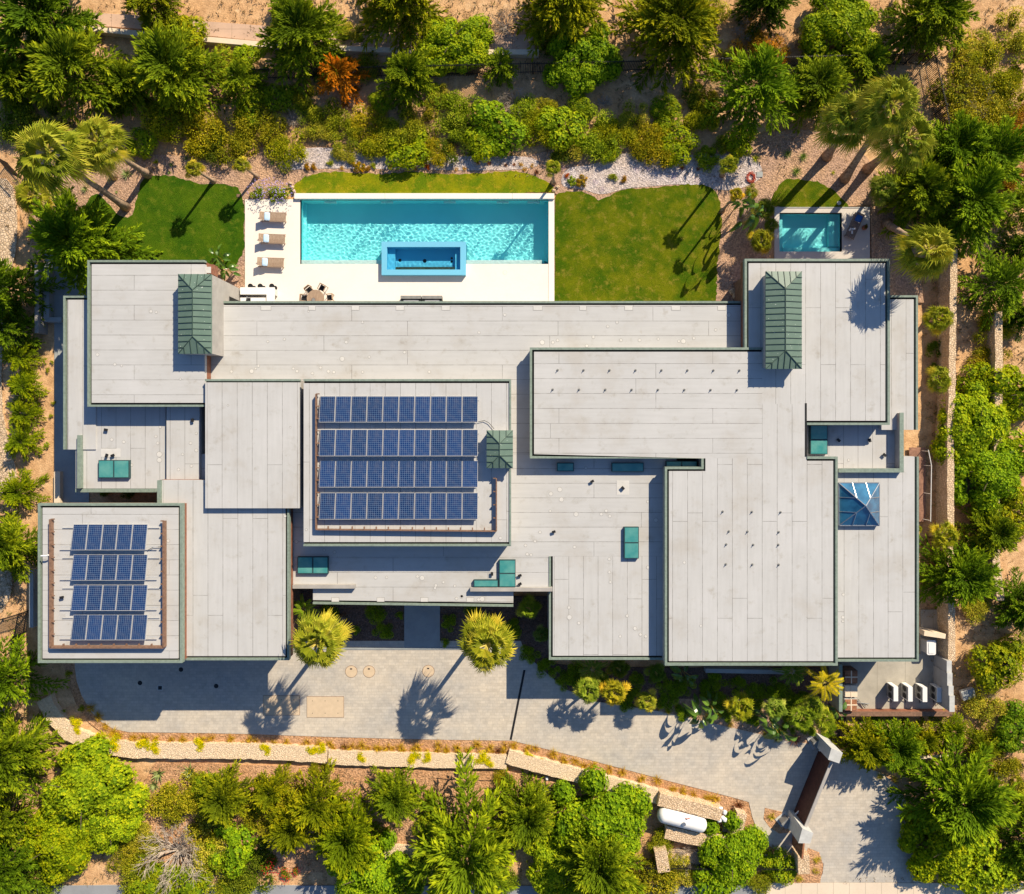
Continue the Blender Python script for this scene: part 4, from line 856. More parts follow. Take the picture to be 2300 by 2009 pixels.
def feather_mesh(seed, n=14):
    r = random.Random(seed); mb = MB()
    for i in range(n):
        az = i*2.39996; el = r.uniform(.35,1.1); h = Vector((math.cos(az), math.sin(az), 0)); side = Vector((-h.y, h.x, 0))
        P = lambda t: h*(t*math.cos(el)*1.05)+Vector((0,0,t*math.sin(el)*.9-0.65*t*t*math.cos(el)))
        for k in range(26):
            t = .18+.82*k/25; p = P(t); tg = (P(t+.04)-P(t)).normalized()
            for s in (-1, 1): mb.ti = r.uniform(.3,.7); blade(mb, p, (tg*.55+side*s+Vector((0,0,-.25))).normalized(), Vector((0,0,1)), 0.26*(1-.5*t), 0.03)
        mb.mi = 1; 
        for k in range(6): a, b = P(k/6), P((k+1)/6); mb.add([a-side*.008, a+side*.008, b+side*.006, b-side*.006], [(0,1,2,3)])
        mb.mi = 0
    return mb.mesh('crown', [M['fan'], M['stalk']])
def tuft_mesh(seed, n=70, wd=0.035, up=1.2, mat='grass', lay=0.0):
    r = random.Random(seed); mb = MB()
    for i in range(n):
        a = r.uniform(0, 6.28); L = r.uniform(.6,1.05); e = r.uniform(.25,up); h = Vector((math.cos(a), math.sin(a), 0)); s = Vector((-h.y, h.x, 0))*wd/2; mb.ti = r.random(); p0 = h*r.uniform(0,.10)
        p1 = p0+h*(L*.5*math.cos(e))+Vector((0,0,L*.55*math.sin(e))); p2 = p0+h*L*(math.cos(e)*.9+.1)+Vector((0,0,max(.02,L*.55*math.sin(e)-.12)))
        mb.add([p0-s*.7, p0+s*.7, p1+s, p1-s, p2], [(0,1,2,3),(3,2,4)])
    return mb.mesh('blades', M[mat])
def rosette_mesh(seed, n=26, wd=0.13, rows=(0.25,1.1)):
    r = random.Random(seed); mb = MB()
    for i in range(n):
        u = i/n; a = i*2.39996+r.uniform(-.1,.1); e = rows[0]+(rows[1]-rows[0])*u; L = (1-.35*u)*r.uniform(.88,1.05); h = Vector((math.cos(a), math.sin(a), 0)); s = Vector((-h.y, h.x, 0))*wd/2; mb.ti = r.uniform(.2,.9)
        d = h*math.cos(e)+Vector((0,0,math.sin(e))); p1 = d*L*.4; p2 = d*L+Vector((0,0,-.06)); g = Vector((0,0,-wd*.25))
        mb.add([s*-.8, s*.8, p1+s, p1-s, p2, p1+g, g], [(6,1,2,5),(0,6,5,3),(5,2,4),(3,5,4)])
    return mb.mesh('leaves', M['succ'])
def paddle_mesh(seed, n=11):
    r = random.Random(seed); mb = MB()
    for i in range(n):
        a = i*2.39996+r.uniform(-.3,.3); h = Vector((math.cos(a), math.sin(a), 0)); s = Vector((-h.y, h.x, 0)); e = r.uniform(.5,1.25); st = r.uniform(.45,.85)
        o = h*st*math.cos(e)*.7+Vector((0,0,st*math.sin(e)*1.3)); mb.mi = 1; mb.add([-s*.015, s*.015, o+s*.012, o-s*.012], [(0,1,2,3)]); mb.mi = 0
        L = r.uniform(.45,.65); wd = L*.24; prev = None; mb.ti = r.random(); roll = r.uniform(-.5,.5)
        for k in range(7):
            t = k/6; c = o+h*(L*t)+Vector((0,0,L*(.25*t-.6*t*t))); ww = wd*math.sin(math.pi*min(1,t*.93+.07))**.7; sv = (s*math.cos(roll)+Vector((0,0,math.sin(roll))))*ww; cr = Vector((0,0,ww*.35))
            cur = (c-sv+cr, c, c+sv+cr)
            if prev: mb.add([prev[0], prev[1], prev[2], cur[0], cur[1], cur[2]], [(0,1,4,3),(1,2,5,4)])
            prev = cur
    return mb.mesh('leaves', [M['paddle'], M['stalk']])
def flower_mesh(seed, n=60):
    r = random.Random(seed); mb = MB()
    for i in range(n):
        a = r.uniform(0,6.28); q = math.sqrt(r.random())*.9; c = Vector((math.cos(a)*q, math.sin(a)*q, .45-.3*q*q+r.uniform(0,.1)))
        for k in range(5): mb.ti = r.random(); blade(mb, c, (rv(r)+Vector((0,0,.6))).normalized(), rv(r), .07, .05)
    return mb.mesh('flowers', M['flower'])
CON = [conifer_mesh(s) for s in (1, 2, 3, 5, 6)] + [conifer_mesh(7, nb=54, ns=14)] + [conifer_mesh(4, nb=30, ns=13), conifer_mesh(9, nb=34, ns=13)]
DOM = [dome_mesh(s) for s in (11, 12, 13)] + [dome_mesh(14, n=1300, leaf=.05, lob=9)]
DOF = [dome_mesh(s, n=3600, leaf=.036, fine=True) for s in (15, 16, 17)]
SHR = [shrub_mesh(s) for s in (21, 22, 23, 24)]
SML = [shrub_mesh(31, n=900, lob=6, leaf=.085), shrub_mesh(32, n=900, lob=5, leaf=.085), dome_mesh(33, n=230, leaf=.13, lob=5)]
TWG = [twig_mesh(41), twig_mesh(42)]
PAL = [palm_mesh(51), palm_mesh(52), palm_mesh(53, n=28)]
SPL = [palm_mesh(54, n=24, droop=.8, sp=1.7), palm_mesh(55, n=22, droop=.75, sp=1.6)]
FEA = [feather_mesh(56)]
TUF = [tuft_mesh(61), tuft_mesh(62), tuft_mesh(63, n=50)]
ROS = [rosette_mesh(71), rosette_mesh(72, n=34, wd=.09), rosette_mesh(73, n=18, wd=.16)]
FLX = [rosette_mesh(74, n=44, wd=.055, rows=(.1,1.2))]
PAD = [paddle_mesh(81), paddle_mesh(82)]
FLW = flower_mesh(91)
S = 2300/2052
def trunk_mesh(name, h, r0, r1, n=8, limbs=5, seed=0):
    r = random.Random(seed); mb = MB(); mb.tube([(0,0,-.05),(r.uniform(-.05,.05),r.uniform(-.05,.05),h*.5),(0,0,h)], [r0, (r0+r1)/2, r1], n)
    for k in range(limbs):
        a = k*2.4; z = h*(.25+.6*k/limbs); mb.tube([(0,0,z),(math.cos(a)*.25,math.sin(a)*.25,z+.15),(math.cos(a)*.5,math.sin(a)*.5,z+.30)], [r1*1.0, r1*.7, r1*.3], 5)
    return mb.mesh(name, M['bark'])
TRK = [trunk_mesh('trunk', .72, .045, .018, seed=1), trunk_mesh('trunk', .72, .04, .015, seed=2)]
CT = {'g': (1,1,1), 'd': (.62,.78,.9), 'b': (.92,1.08,1.0), 'y': (1.3,1.05,.7), 'o': (3.3,.85,1.2), 'br': (1.7,.85,1.5), 'k': (.40,.50,.6), 'l': (1.25,1.25,1.2), 'gy': (1.5,1.3,2.4), 'ye': (1.15,1.10,.6), 'ol': (1.1,.95,.9)}
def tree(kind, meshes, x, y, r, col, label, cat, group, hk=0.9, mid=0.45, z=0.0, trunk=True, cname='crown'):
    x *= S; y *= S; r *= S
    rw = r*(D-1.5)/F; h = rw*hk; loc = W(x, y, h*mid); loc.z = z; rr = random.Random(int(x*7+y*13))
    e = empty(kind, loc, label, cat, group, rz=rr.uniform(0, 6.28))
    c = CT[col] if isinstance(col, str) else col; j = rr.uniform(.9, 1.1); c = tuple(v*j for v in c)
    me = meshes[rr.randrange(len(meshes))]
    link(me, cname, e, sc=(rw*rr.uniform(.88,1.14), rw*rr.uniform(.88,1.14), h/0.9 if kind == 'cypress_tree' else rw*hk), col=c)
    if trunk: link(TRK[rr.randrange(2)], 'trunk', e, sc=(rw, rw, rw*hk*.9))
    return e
def cyp(x, y, r, col, label): return tree('cypress_tree', CON, x, y, r*1.08, col, label, 'tree', 'feathery cypress trees around the house', 1.05, .40)
def rnd(x, y, r, col, label): return tree('broadleaf_tree', DOF if r > 72 else DOM, x, y, r*1.02, col, label, 'tree', 'round bright leafy trees', .95, .45)
def shr(x, y, r, col, label, hk=.8): return tree('shrub', SHR + (DOM if col in ('b', 'g', 'ye', 'l') else SHR), x, y, r*1.22, col, label, 'shrub', 'shrubs on the slopes', hk, .3, trunk=False)
def sml(x, y, r, col, label): return tree('bush', SML, x, y, r, col, label, 'bush', 'small bushes in the beds', .8, .3, trunk=False)
def twg(x, y, r, col, label): return tree('dry_bush', TWG, x, y, r, (1,1,1), label, 'dry bush', 'bare grey bushes', .9, .3, trunk=False, cname='branches')
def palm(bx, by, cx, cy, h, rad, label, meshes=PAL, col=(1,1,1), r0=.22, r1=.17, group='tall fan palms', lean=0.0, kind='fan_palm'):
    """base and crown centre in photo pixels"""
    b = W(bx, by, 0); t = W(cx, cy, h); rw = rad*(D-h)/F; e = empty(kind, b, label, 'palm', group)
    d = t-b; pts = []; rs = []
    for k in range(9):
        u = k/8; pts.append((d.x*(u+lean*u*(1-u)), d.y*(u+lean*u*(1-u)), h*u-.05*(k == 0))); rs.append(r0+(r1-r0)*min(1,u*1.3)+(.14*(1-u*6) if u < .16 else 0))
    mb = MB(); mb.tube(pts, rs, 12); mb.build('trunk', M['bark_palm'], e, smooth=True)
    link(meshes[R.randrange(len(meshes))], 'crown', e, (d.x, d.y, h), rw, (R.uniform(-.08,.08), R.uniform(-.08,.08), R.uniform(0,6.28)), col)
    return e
# ================================================================ TREES (coordinates in the 2052-wide view)
cyp(95,45,98,'d','very dark feathery tree filling the top left corner')
cyp(-5,105,55,'d','dark feathery tree cut off by the left edge near the top left corner')
cyp(35,165,62,'g','green feathery tree at the left edge above the leaning palms')
cyp(160,150,100,'g','broad feathery green tree above the two leaning palms')
cyp(262,175,58,'g','narrow green feathery tree between two broader ones, upper left')
cyp(355,150,88,'g','wide feathery green tree below the yellow-green round tree, upper left')
cyp(310,5,68,'ol','feathery tree at the top edge over the pinkish walk')
cyp(487,168,52,'g','green feathery tree beside the orange dead tree, left side')
cyp(612,80,85,'g','broad green feathery tree directly above the orange dead tree')
cyp(684,158,52,'o','orange-brown dead feathery tree above the pool')
cyp(820,160,66,'g','dark green feathery tree straight above the middle of the pool')
cyp(805,5,98,'y','golden-green feathery tree at the top edge left of centre')
cyp(1003,138,38,'l','small pale feathery tree on the fence line, top centre')
cyp(1128,8,95,'y','golden-brown feathery tree at the top edge right of centre')
cyp(1348,62,98,'y','large golden-green star-shaped tree at the top centre right')
cyp(1508,185,92,'b','large bright green feathery tree above the small red hose')
cyp(1628,182,62,'g','green feathery tree left of the three tall palms, upper right')
cyp(1730,132,52,'l','small pale star-shaped tree on the fence line above the three palms')
cyp(1852,38,92,'g','large dark green feathery tree at the top right beside the fence corner')
cyp(1532,6,60,'k','dark feathery tree at the top edge above the brown bush')
cyp(1690,0,40,'d','dark feathery tree peeking over the top edge beside the round yellow-green tree')
cyp(170,492,98,'b','bright feathery tree between the left lawn and the house')
cyp(25,585,82,'d','dark feathery tree on the left edge beside the side patio')
cyp(20,660,60,'d','dark feathery tree below another on the left edge, west of the patio')
cyp(28,1090,72,'g','feathery tree left of the garage roof')
cyp(25,1350,78,'b','bright feathery tree on the left edge below the garage')
cyp(22,1505,85,'g','feathery tree on the left edge beside the curved stone wall')
cyp(5,1640,62,'g','dark feathery tree on the left edge near the bottom left')
cyp(1895,310,78,'b','feathery green tree beside the crowns of the tall palms, right side')
cyp(1975,320,78,'b','feathery green tree at the right edge level with the tall palms')
cyp(1830,390,80,'g','feathery tree directly right of the plunge pool')
cyp(1925,415,98,'b','large bright feathery tree above the single eastern palm')
cyp(2040,420,50,'g','feathery tree cut off by the right edge above the outer stone wall')
cyp(1992,575,66,'b','star-shaped green tree between the two stone walls on the right')
cyp(2045,500,45,'d','dark feathery tree on the right edge near the top of the outer wall')
cyp(1912,1150,72,'b','bright green feathery tree touching the east edge of the house')
cyp(1978,1065,60,'g','green feathery tree on the outer stone wall, right side')
cyp(2045,1215,58,'d','dark feathery tree on the right edge level with the driveway front')
cyp(2045,635,42,'d','dark feathery tree on the right edge beside the outer wall')
cyp(1908,1585,98,'b','big bright feathery tree shading the right end of the driveway')
cyp(2050,1680,62,'d','dark feathery tree at the right edge near the bottom right corner')
cyp(1728,1490,54,'y','yellowish feathery tree overhanging the upper gate post')
cyp(1785,1490,56,'b','green feathery tree above the timber-capped garden wall by the gate')
cyp(1846,1478,36,'y','smaller yellowish feathery tree at the end of the timber-capped wall')
cyp(1955,1490,40,'ol','olive feathery tree east of the timber-capped wall')
cyp(1900,1460,34,'ye','small golden feathery bush at the yard wall, lower right')
cyp(795,1590,54,'g','dark green spiky tree on bare red earth, bottom centre left')
cyp(940,1685,125,'l','very large pale-tipped feathery tree at the bottom centre')
cyp(1055,1625,72,'g','feathery tree between the largest one and the bright tree, bottom centre')
cyp(1195,1715,92,'g','feathery tree overlapping the front of the bright green round tree')
cyp(640,1600,70,'y','yellowish feathery tree left of the dark spiky one, bottom')
cyp(700,1665,72,'ye','golden feathery tree above the red flowers, bottom')
cyp(590,1650,60,'y','golden-brown feathery tree at the bottom left of centre')
cyp(455,1590,56,'ol','olive feathery tree beside the aloes, bottom left')
cyp(545,1580,42,'y','small yellowish feathery tree under the stone wall, bottom')
cyp(18,1730,70,'d','dark feathery tree in the bottom left corner')
# round bright trees
rnd(360,88,66,'y','yellow-green round tree above the pinkish walk, upper left')
rnd(905,78,78,'l','bright yellow-green round tree at the top centre')
rnd(1165,108,75,'b','bright green loose round tree at the black fence, top centre')
rnd(1683,48,98,'l','large yellow-green round tree at the top right')
rnd(590,20,60,'ol','olive round tree behind the feathery one at the top edge')
rnd(165,1590,112,'l','largest yellow-green round tree at the lower left')
rnd(115,1690,88,'ye','yellowish round tree under the largest one, bottom left')
rnd(215,1650,80,'l','yellow-green round tree right of the largest one, bottom left')
rnd(735,1755,88,'b','vivid green round hedge-like tree at the bottom edge')
rnd(800,1765,60,'b','vivid green round tree touching the hedge-like one, bottom edge')
rnd(1200,1662,112,'b','big bright green round tree left of the white gas tank')
rnd(1110,1740,75,'l','yellow-green round tree under the bright one left of the tank')
rnd(1468,1715,75,'b','bright green round tree below the gas tank and stone walls')
rnd(1440,1765,55,'b','bright green round tree at the bottom edge near the stone pier')
rnd(1900,1700,88,'ye','yellow-green round tree overhanging the driveway entrance')
rnd(1965,1745,70,'l','yellow-green round tree in the bottom right corner')
rnd(1960,860,88,'l','large yellow-green round tree between the stone walls, upper one')
rnd(1985,950,88,'b','large yellow-green round tree between the stone walls, lower one')
rnd(2010,1330,66,'ol','olive-gold round tree beside the service yard on the right')
rnd(2040,1460,55,'d','dark green round tree at the right edge below the olive-gold one')
rnd(2045,790,62,'ye','golden round tree at the right edge outside the outer wall')
rnd(2040,905,55,'ye','golden round tree at the right edge beside the lower wall tree')
rnd(1960,770,42,'ye','small golden round tree at the top of the planting between the walls')
rnd(2040,1020,52,'y','gold-green round tree at the right edge level with the glass pyramid')
rnd(460,1700,55,'b','green round tree right of the bare grey bush, bottom left')
# left hedge of cushions
for x, y, r, lb in [(48,715,42,'yellow-green cushion shrub at the top of the left hedge row'),(55,775,40,'yellow-green cushion shrub second in the left hedge row'),(52,830,38,'yellow-green cushion shrub third in the left hedge row'),(50,885,40,'yellow-green cushion shrub fourth in the left hedge row'),(45,985,44,'yellow-green cushion shrub last in the left hedge row')]:
    tree('hedge_shrub', CON[-2:], x, y, r*1.1, 'ye', lb, 'shrub', 'hedge row along the left cobbles', .8, .3, trunk=False)
# shrubs of the upper slope
for x, y, r, col, lb in [
 (345,240,52,'ye','yellow-green shrub mass below the upper left trees'),(405,250,60,'y','golden shrub in the wide mass left of the pool'),(455,275,52,'ol','olive shrub in the mass left of the pool'),(520,262,50,'ol','olive-brown shrub left of the pool top'),(500,225,34,'g','green shrub beside the bare slope, left of the orange tree'),
 (285,285,32,'l','pale green shrub above the left lawn'),(430,300,36,'k','dark green shrub tucked under the golden one, left'),(300,235,26,'gy','grey-green shrub near the second leaning palm'),(610,222,26,'b','small round green shrub below the orange tree'),(575,295,40,'ye','low yellow-green shrub above the shell gravel, left'),
 (655,240,42,'g','green shrub above the left part of the pool'),(690,268,36,'g','green shrub second above the pool'),(635,262,28,'gy','grey-green low shrub on the bare slope'),(740,252,40,'y','golden-tipped shrub above the pool'),(755,285,38,'ye','orange-tipped shrub just above the gravel'),
 (800,262,46,'g','green shrub above the pool centre left'),(845,240,38,'ol','olive shrub behind the pool shrubs'),(820,300,40,'ye','yellow-green shrub hanging over the gravel, pool centre'),(870,300,36,'y','golden shrub beside the dark gap, pool centre'),(905,230,44,'b','bright green shrub dome, left of a pair'),
 (910,278,42,'k','dark green shrub in the gap above the pool'),(950,248,52,'b','big bright green shrub dome above the pool right part'),(1000,262,50,'b','bright green shrub dome with dense leaves above the pool'),(960,285,34,'ye','yellow-green shrub at the foot of the bright domes'),(1050,232,42,'b','green shrub dome at the upper right of the pool'),
 (1075,265,46,'ye','yellow-green shrub right of the bright domes'),(1120,250,46,'l','pale shrub above the pool right corner'),(1150,285,36,'gy','grey-green shrub above the small palm at the pool corner'),(1195,265,50,'b','bright green shrub beside the bare sandy patch'),(1235,262,42,'ye','yellow-green shrub at the end of the domed row'),
 (1220,305,24,'ye','small yellow-green shrub over the grey gravel'),(1130,305,28,'k','very dark shrub in shade above the pool corner'),(1105,222,30,'ol','olive shrub behind the domed row'),(1165,215,24,'g','small green shrub on bare sand above the domed row'),
 (1325,285,44,'y','flat orange-tinged shrub above the grey gravel'),(1295,290,34,'y','orange ground-hugging shrub above the grey gravel'),(1355,300,34,'ye','yellow-green low shrub above the grey gravel'),(1270,240,34,'gy','grey-green shrub on the sandy slope, right of centre'),(1330,215,28,'g','small leafy shrub left of the large bright tree'),
 (1335,245,24,'ye','yellow leafy shrub under the fence, right of centre'),(1405,232,36,'ye','yellow-green shrub at the foot of the large bright tree'),(1415,200,30,'ol','olive shrub behind the large bright tree'),(1385,190,26,'k','dark shrub in the shade under the golden star-shaped tree'),(1418,318,22,'g','small green shrub above the gravel near the hose'),(1480,290,28,'ye','yellow-tipped shrub below the large bright tree'),
 (1450,290,20,'g','tiny green shrub below the large bright tree'),(690,305,24,'gy','pale green mat on the gravel above the pool'),(480,140,26,'gy','grey twiggy green shrub behind the green tree, upper left'),(440,118,34,'gy','grey-green shrub right of the round yellow-green tree'),(490,110,26,'l','small bright shrub at the end of the pinkish walk, left'),
 (560,195,30,'g','green shrub under the broad feathery tree'),(610,190,30,'ol','olive shrub behind the orange dead tree'),(655,140,30,'g','green shrub under the black fence near the orange tree'),(740,130,30,'g','green shrub at the fence above the orange tree'),(880,190,26,'gy','grey shrub below the top centre round tree'),
 (760,205,24,'g','green shrub left of the dark tree above the pool'),(1100,85,30,'k','dark shrub between two top centre trees'),(1165,15,34,'gy','grey shrub at the top edge, centre right'),(1420,20,40,'gy','grey-green shrub right of the golden star-shaped tree'),(1450,120,22,'gy','grey low shrub on bare sand right of the star-shaped tree'),
 (1500,95,44,'br','reddish brown half-bare shrub above the large bright tree'),(1550,110,36,'br','brown twiggy shrub beside the yellow-green round tree'),(2000,140,56,'ye','yellow-green shrub at the right edge near the fence corner'),(1960,100,44,'gy','grey-green sparse shrub on sand right of the fence corner'),(2040,60,48,'gy','grey-green shrub in the top right corner'),
 (1945,195,62,'ol','olive shrub mass right of the fence, upper right'),(2010,205,60,'ol','olive-grey shrub mass at the right edge, upper right'),(1975,235,50,'gy','grey twiggy shrub below the olive mass, upper right'),(1850,65,26,'l','small bright shrub below the top right feathery tree'),(2035,250,44,'br','brown-grey shrub at the right edge under the olive mass'),
 (2040,350,40,'br','brown twiggy shrub at the right edge beside the feathery trees'),(1810,175,24,'gy','grey-green shrub inside the fence corner'),(1995,660,36,'ye','yellow-green shrub on the outer stone wall'),(1985,720,34,'y','golden-green shrub leaning over the outer stone wall'),(1960,1225,30,'gy','grey-green shrub between the walls, lower right'),
 (1975,1410,40,'gy','dry grey-green shrub beside the service yard'),(1990,1500,40,'ol','olive shrub right of the timber-capped wall'),(2035,1555,40,'ol','olive shrub at the right edge, lower right'),(2045,1610,34,'g','green shrub at the right edge above the corner trees'),(1990,1640,34,'ye','yellow shrub behind the driveway trees, lower right'),
 (1850,1660,44,'g','green shrub at the driveway edge, lower right'),(2035,1740,46,'g','green shrub in the far bottom right corner'),
 (350,1600,52,'ol','olive shrub between the aloes and the large round tree'),(400,1640,56,'ol','olive-brown shrub mass at the lower left'),(420,1700,50,'gy','grey-green shrub under the olive mass, lower left'),(375,1770,44,'g','dark green shrub at the bottom edge, left'),(450,1765,50,'g','dark leafy shrub at the bottom edge, left of the red flowers'),
 (510,1740,48,'k','very dark leafy shrub beside the red flowers'),(520,1640,42,'ol','olive-brown shrub behind the golden trees'),(290,1760,48,'g','green shrub at the bottom edge between round tree and grey bush'),(60,1780,60,'d','dark green shrub along the bottom edge, far left'),
 (870,1755,52,'d','dark grey-green shrub at the bottom edge beside the vivid hedge'),(900,1700,34,'g','green shrub left of the very large feathery tree'),(1305,1762,54,'ol','dark olive shrub at the bottom edge near the black fence'),(1370,1740,34,'gy','grey-brown shrub caught in the black fence'),(1330,1690,34,'g','green shrub under the lower stone wall of the tank'),
 (1415,1640,20,'b','small green shrub at the end of the tank walls'),(1560,1735,34,'g','dark green shrub behind the roadside fence near the gate'),(1010,1560,20,'y','small yellow shrub under the slanting stone wall'),(860,1600,16,'g','tiny green shrub on red earth'),(640,1540,20,'ol','small olive shrub just under the stone wall, left'),
 (240,195,40,'k','dark shrub in the shade between the upper left trees'),(100,235,40,'k','dark shrub behind the first leaning palm'),(25,240,44,'d','dark green shrub at the left edge above the palms'),(560,60,24,'gy','dry shrub right of the pinkish walk'),(700,60,22,'gy','dry grey shrub on sand between two top trees'), (300, 1778, 40, 'g', 'green shrub at the bottom edge left of the bare grey bush'), (330, 1788, 34, 'ol', 'olive shrub at the very bottom edge under the bare grey bush'), (250, 1715, 36, 'ol', 'olive shrub between the round trees and the bare grey bush'), (480, 1790, 36, 'd', 'dark shrub at the very bottom edge left of the red flowers'), (1000, 1772, 40, 'd', 'dark shrub at the bottom edge under the very large feathery tree'), (1110, 1785, 34, 'k', 'very dark shrub at the bottom edge, centre'), (1235, 1780, 40, 'g', 'green shrub at the bottom edge left of the stone pier'), (1530, 1772, 30, 'g', 'green shrub at the sidewalk corner by the fence'), (290, 1690, 34, 'gy', 'grey-green shrub between the large round tree and the bare bush'), (570, 1600, 40, 'ol', 'olive shrub wedged between golden trees, bottom'), (860, 1660, 34, 'g', 'green shrub on red earth right of the dark spiky tree'), (415, 1590, 34, 'g', 'green shrub beside the aloe bed')]:
    shr(x, y, r, col, lb)
for x, y, r, lb in [(345,1720,95,'large bare grey bush with tangled twigs at the bottom left'),(1015,45,46,'bare grey bush on sand at the top centre'),(1560,85,36,'bare reddish twiggy bush near the yellow-green round tree'),(1030,200,44,'bare grey-brown bush on the sandy slope above the domed row'),(1210,205,22,'small pale grey dead bush on sand'),(478,148,28,'bare white-grey bush in front of the green tree, upper left'),(1960,200,58,'bare pale-twigged bush through the olive mass, upper right'),(590,238,26,'dry twiggy bush on the slope below the orange tree'),(1380,1720,40,'bare twiggy bush growing through the black fence'),(1985,1385,30,'dry twiggy bush beside the yard wall'),(1500,60,40,'bare brown bush near the top edge, right of centre')]:
    twg(x, y, r*1.15, 'g', lb)
# ---------------------------------------------------------------- palms (photo pixels)
palm(284,466,104,342,8.7,104,'tallest left palm with a long smooth trunk leaning over the lawn edge',PAL,(1.0,.98,.8),.24,.17)
palm(333,393,214,318,6.3,78,'second leaning palm left of the lawn with a bent pale trunk',PAL,(1.05,1,.8),.22,.15,lean=-.25)
palm(256,398,195,345,3.6,50,'short palm with a stubby trunk hidden under the second leaning palm',PAL,(.8,.85,.8),.2,.16)
palm(106,476,70,440,2.6,52,'small palm on a fallen-looking grey trunk near the cobbles',PAL,(1.1,1,.7),.2,.15)
palm(480,407,434,380,2.9,27,'small round palm at the top of the left lawn',SPL,(1.15,.95,.6),.12,.09,'small lawn palms')
palm(577,397,541,370,2.4,24,'small round palm right of another, above the loungers',SPL,(1.15,1,.6),.11,.08,'small lawn palms')
palm(1243,410,1242,377,3.8,24,'small round palm at the right corner of the pool coping',SPL,(1.1,1.05,.6),.11,.08,'small lawn palms')
palm(1622,394,1636,372,3.6,27,'small round palm at the edge of the middle lawn with a long shadow',SPL,(1.1,1.05,.6),.11,.09,'small lawn palms')
palm(1622,474,1655,436,3.7,20,'tiny yellowish palm in the mulch beside the middle lawn',SPL,(1.7,1.2,.5),.09,.07,'small lawn palms')
palm(1857,352,1915,262,5.6,82,'left one of the three tall palms at the upper right',PAL,(1.0,1,.85),.3,.2)
palm(1897,402,2005,235,7.3,88,'middle one of the three tall palms, its long trunk slanting down left',PAL,(1.05,1.02,.85),.28,.18)
palm(1949,380,2040,305,6.0,88,'right one of the three tall palms, closest to the feathery trees',PAL,(1.05,1.05,.9),.3,.2)
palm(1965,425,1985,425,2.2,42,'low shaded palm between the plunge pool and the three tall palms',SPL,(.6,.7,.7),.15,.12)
palm(1990,502,2086,560,7.0,86,'solitary tall palm casting a round shadow onto the north-east roof',PAL,(1.15,1.05,.9),.25,.17)
palm(2085,720,2108,716,2.8,42,'bright fan palm between the east roof and the long stone wall',SPL,(1.2,1.1,.7),.14,.11)
palm(2090,852,2108,852,2.4,38,'second fan palm down the strip beside the east roof',SPL,(1.1,1.05,.8),.14,.11)
palm(2090,1200,2122,1205,2.2,40,'fan palm above the bright feathery tree touching the house',SPL,(1.3,1.15,.6),.14,.11)
palm(770,1388,713,1444,6.7,78,'left one of the two tall driveway palms, leaning over the garage wing corner',PAL,(1.1,1.02,.8),.2,.15)
palm(1103,1388,1094,1449,6.4,80,'right one of the two tall driveway palms, casting a long trunk shadow',[PAL[1]],(1.15,1.02,.75),.2,.15)
palm(690,1380,683,1366,2.2,34,'low palm squeezed between the garage wing wall and the tall left palm',FEA,(.9,1.2,.7),.1,.08,'palms in the entrance bed',kind='feather_palm')
palm(1180,1362,1188,1366,2.0,33,'round palm in the dark garden corner beside the right entrance beam',SPL,(.85,1,.8),.12,.1,'palms in the entrance bed')
palm(1212,1430,1216,1426,1.4,24,'bluish spiky palm in the shade against the wall of the garden corner',SPL,(.55,.75,1.6),.1,.08,'palms in the entrance bed')
palm(1318,1552,1322,1552,2.2,37,'left one of the pair of small palms at the driveway edge',SPL,(1.0,1.1,1.1),.12,.1,'palms along the south bed')
palm(1372,1548,1381,1556,2.6,39,'golden round palm, right one of the pair at the driveway edge',SPL,(1.45,1.1,.6),.12,.1,'palms along the south bed')
palm(1450,1572,1453,1575,1.7,32,'pale round palm third along the driveway edge',SPL,(1.2,1.1,1.0),.12,.1,'palms along the south bed')
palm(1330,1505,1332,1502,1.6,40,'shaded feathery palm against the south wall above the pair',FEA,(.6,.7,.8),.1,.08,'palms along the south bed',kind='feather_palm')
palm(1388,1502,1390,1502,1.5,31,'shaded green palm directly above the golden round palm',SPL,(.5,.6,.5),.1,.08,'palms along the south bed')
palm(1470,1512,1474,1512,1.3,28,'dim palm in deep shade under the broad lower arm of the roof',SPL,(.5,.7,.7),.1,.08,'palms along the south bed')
palm(1660,1588,1664,1590,1.6,40,'yellow-green palm in the south bed left of the broad-leaved plants',SPL,(1.2,1.1,.6),.12,.1,'palms along the south bed')
palm(1737,1590,1740,1592,1.6,33,'silvery fan palm in the middle of the south bed',SPL,(1.0,1.15,1.6),.12,.1,'palms along the south bed')
palm(1798,1610,1800,1614,1.6,38,'green palm left of the yard wall, lower bed',SPL,(.9,1.05,.7),.12,.1,'palms along the south bed')
palm(1848,1612,1852,1618,1.5,32,'green palm touching the yard wall, lower bed',SPL,(1.0,1.05,.6),.12,.1,'palms along the south bed')
palm(1822,1590,1826,1588,1.6,31,'small palm above the pair of green palms by the yard wall',SPL,(.9,1,.7),.12,.1,'palms along the south bed')
palm(1850,1530,1852,1532,2.4,50,'bright yellow feathery palm spilling over the yard wall',FEA,(1.9,1.35,.5),.12,.1,'palms along the south bed',kind='feather_palm')
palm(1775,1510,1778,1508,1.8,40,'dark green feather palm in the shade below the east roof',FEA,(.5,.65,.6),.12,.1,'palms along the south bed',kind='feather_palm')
palm(1700,535,1710,540,2.0,36,'bushy golden palm left of the plunge pool terrace',SPL,(1.1,.95,.6),.15,.12,'palms by the plunge pool')
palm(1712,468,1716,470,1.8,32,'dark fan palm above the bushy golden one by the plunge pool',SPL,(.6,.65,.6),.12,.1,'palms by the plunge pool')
palm(1728,500,1732,505,1.6,22,'small shaded palm at the corner of the plunge pool terrace',SPL,(.7,.75,.6),.12,.1,'palms by the plunge pool')
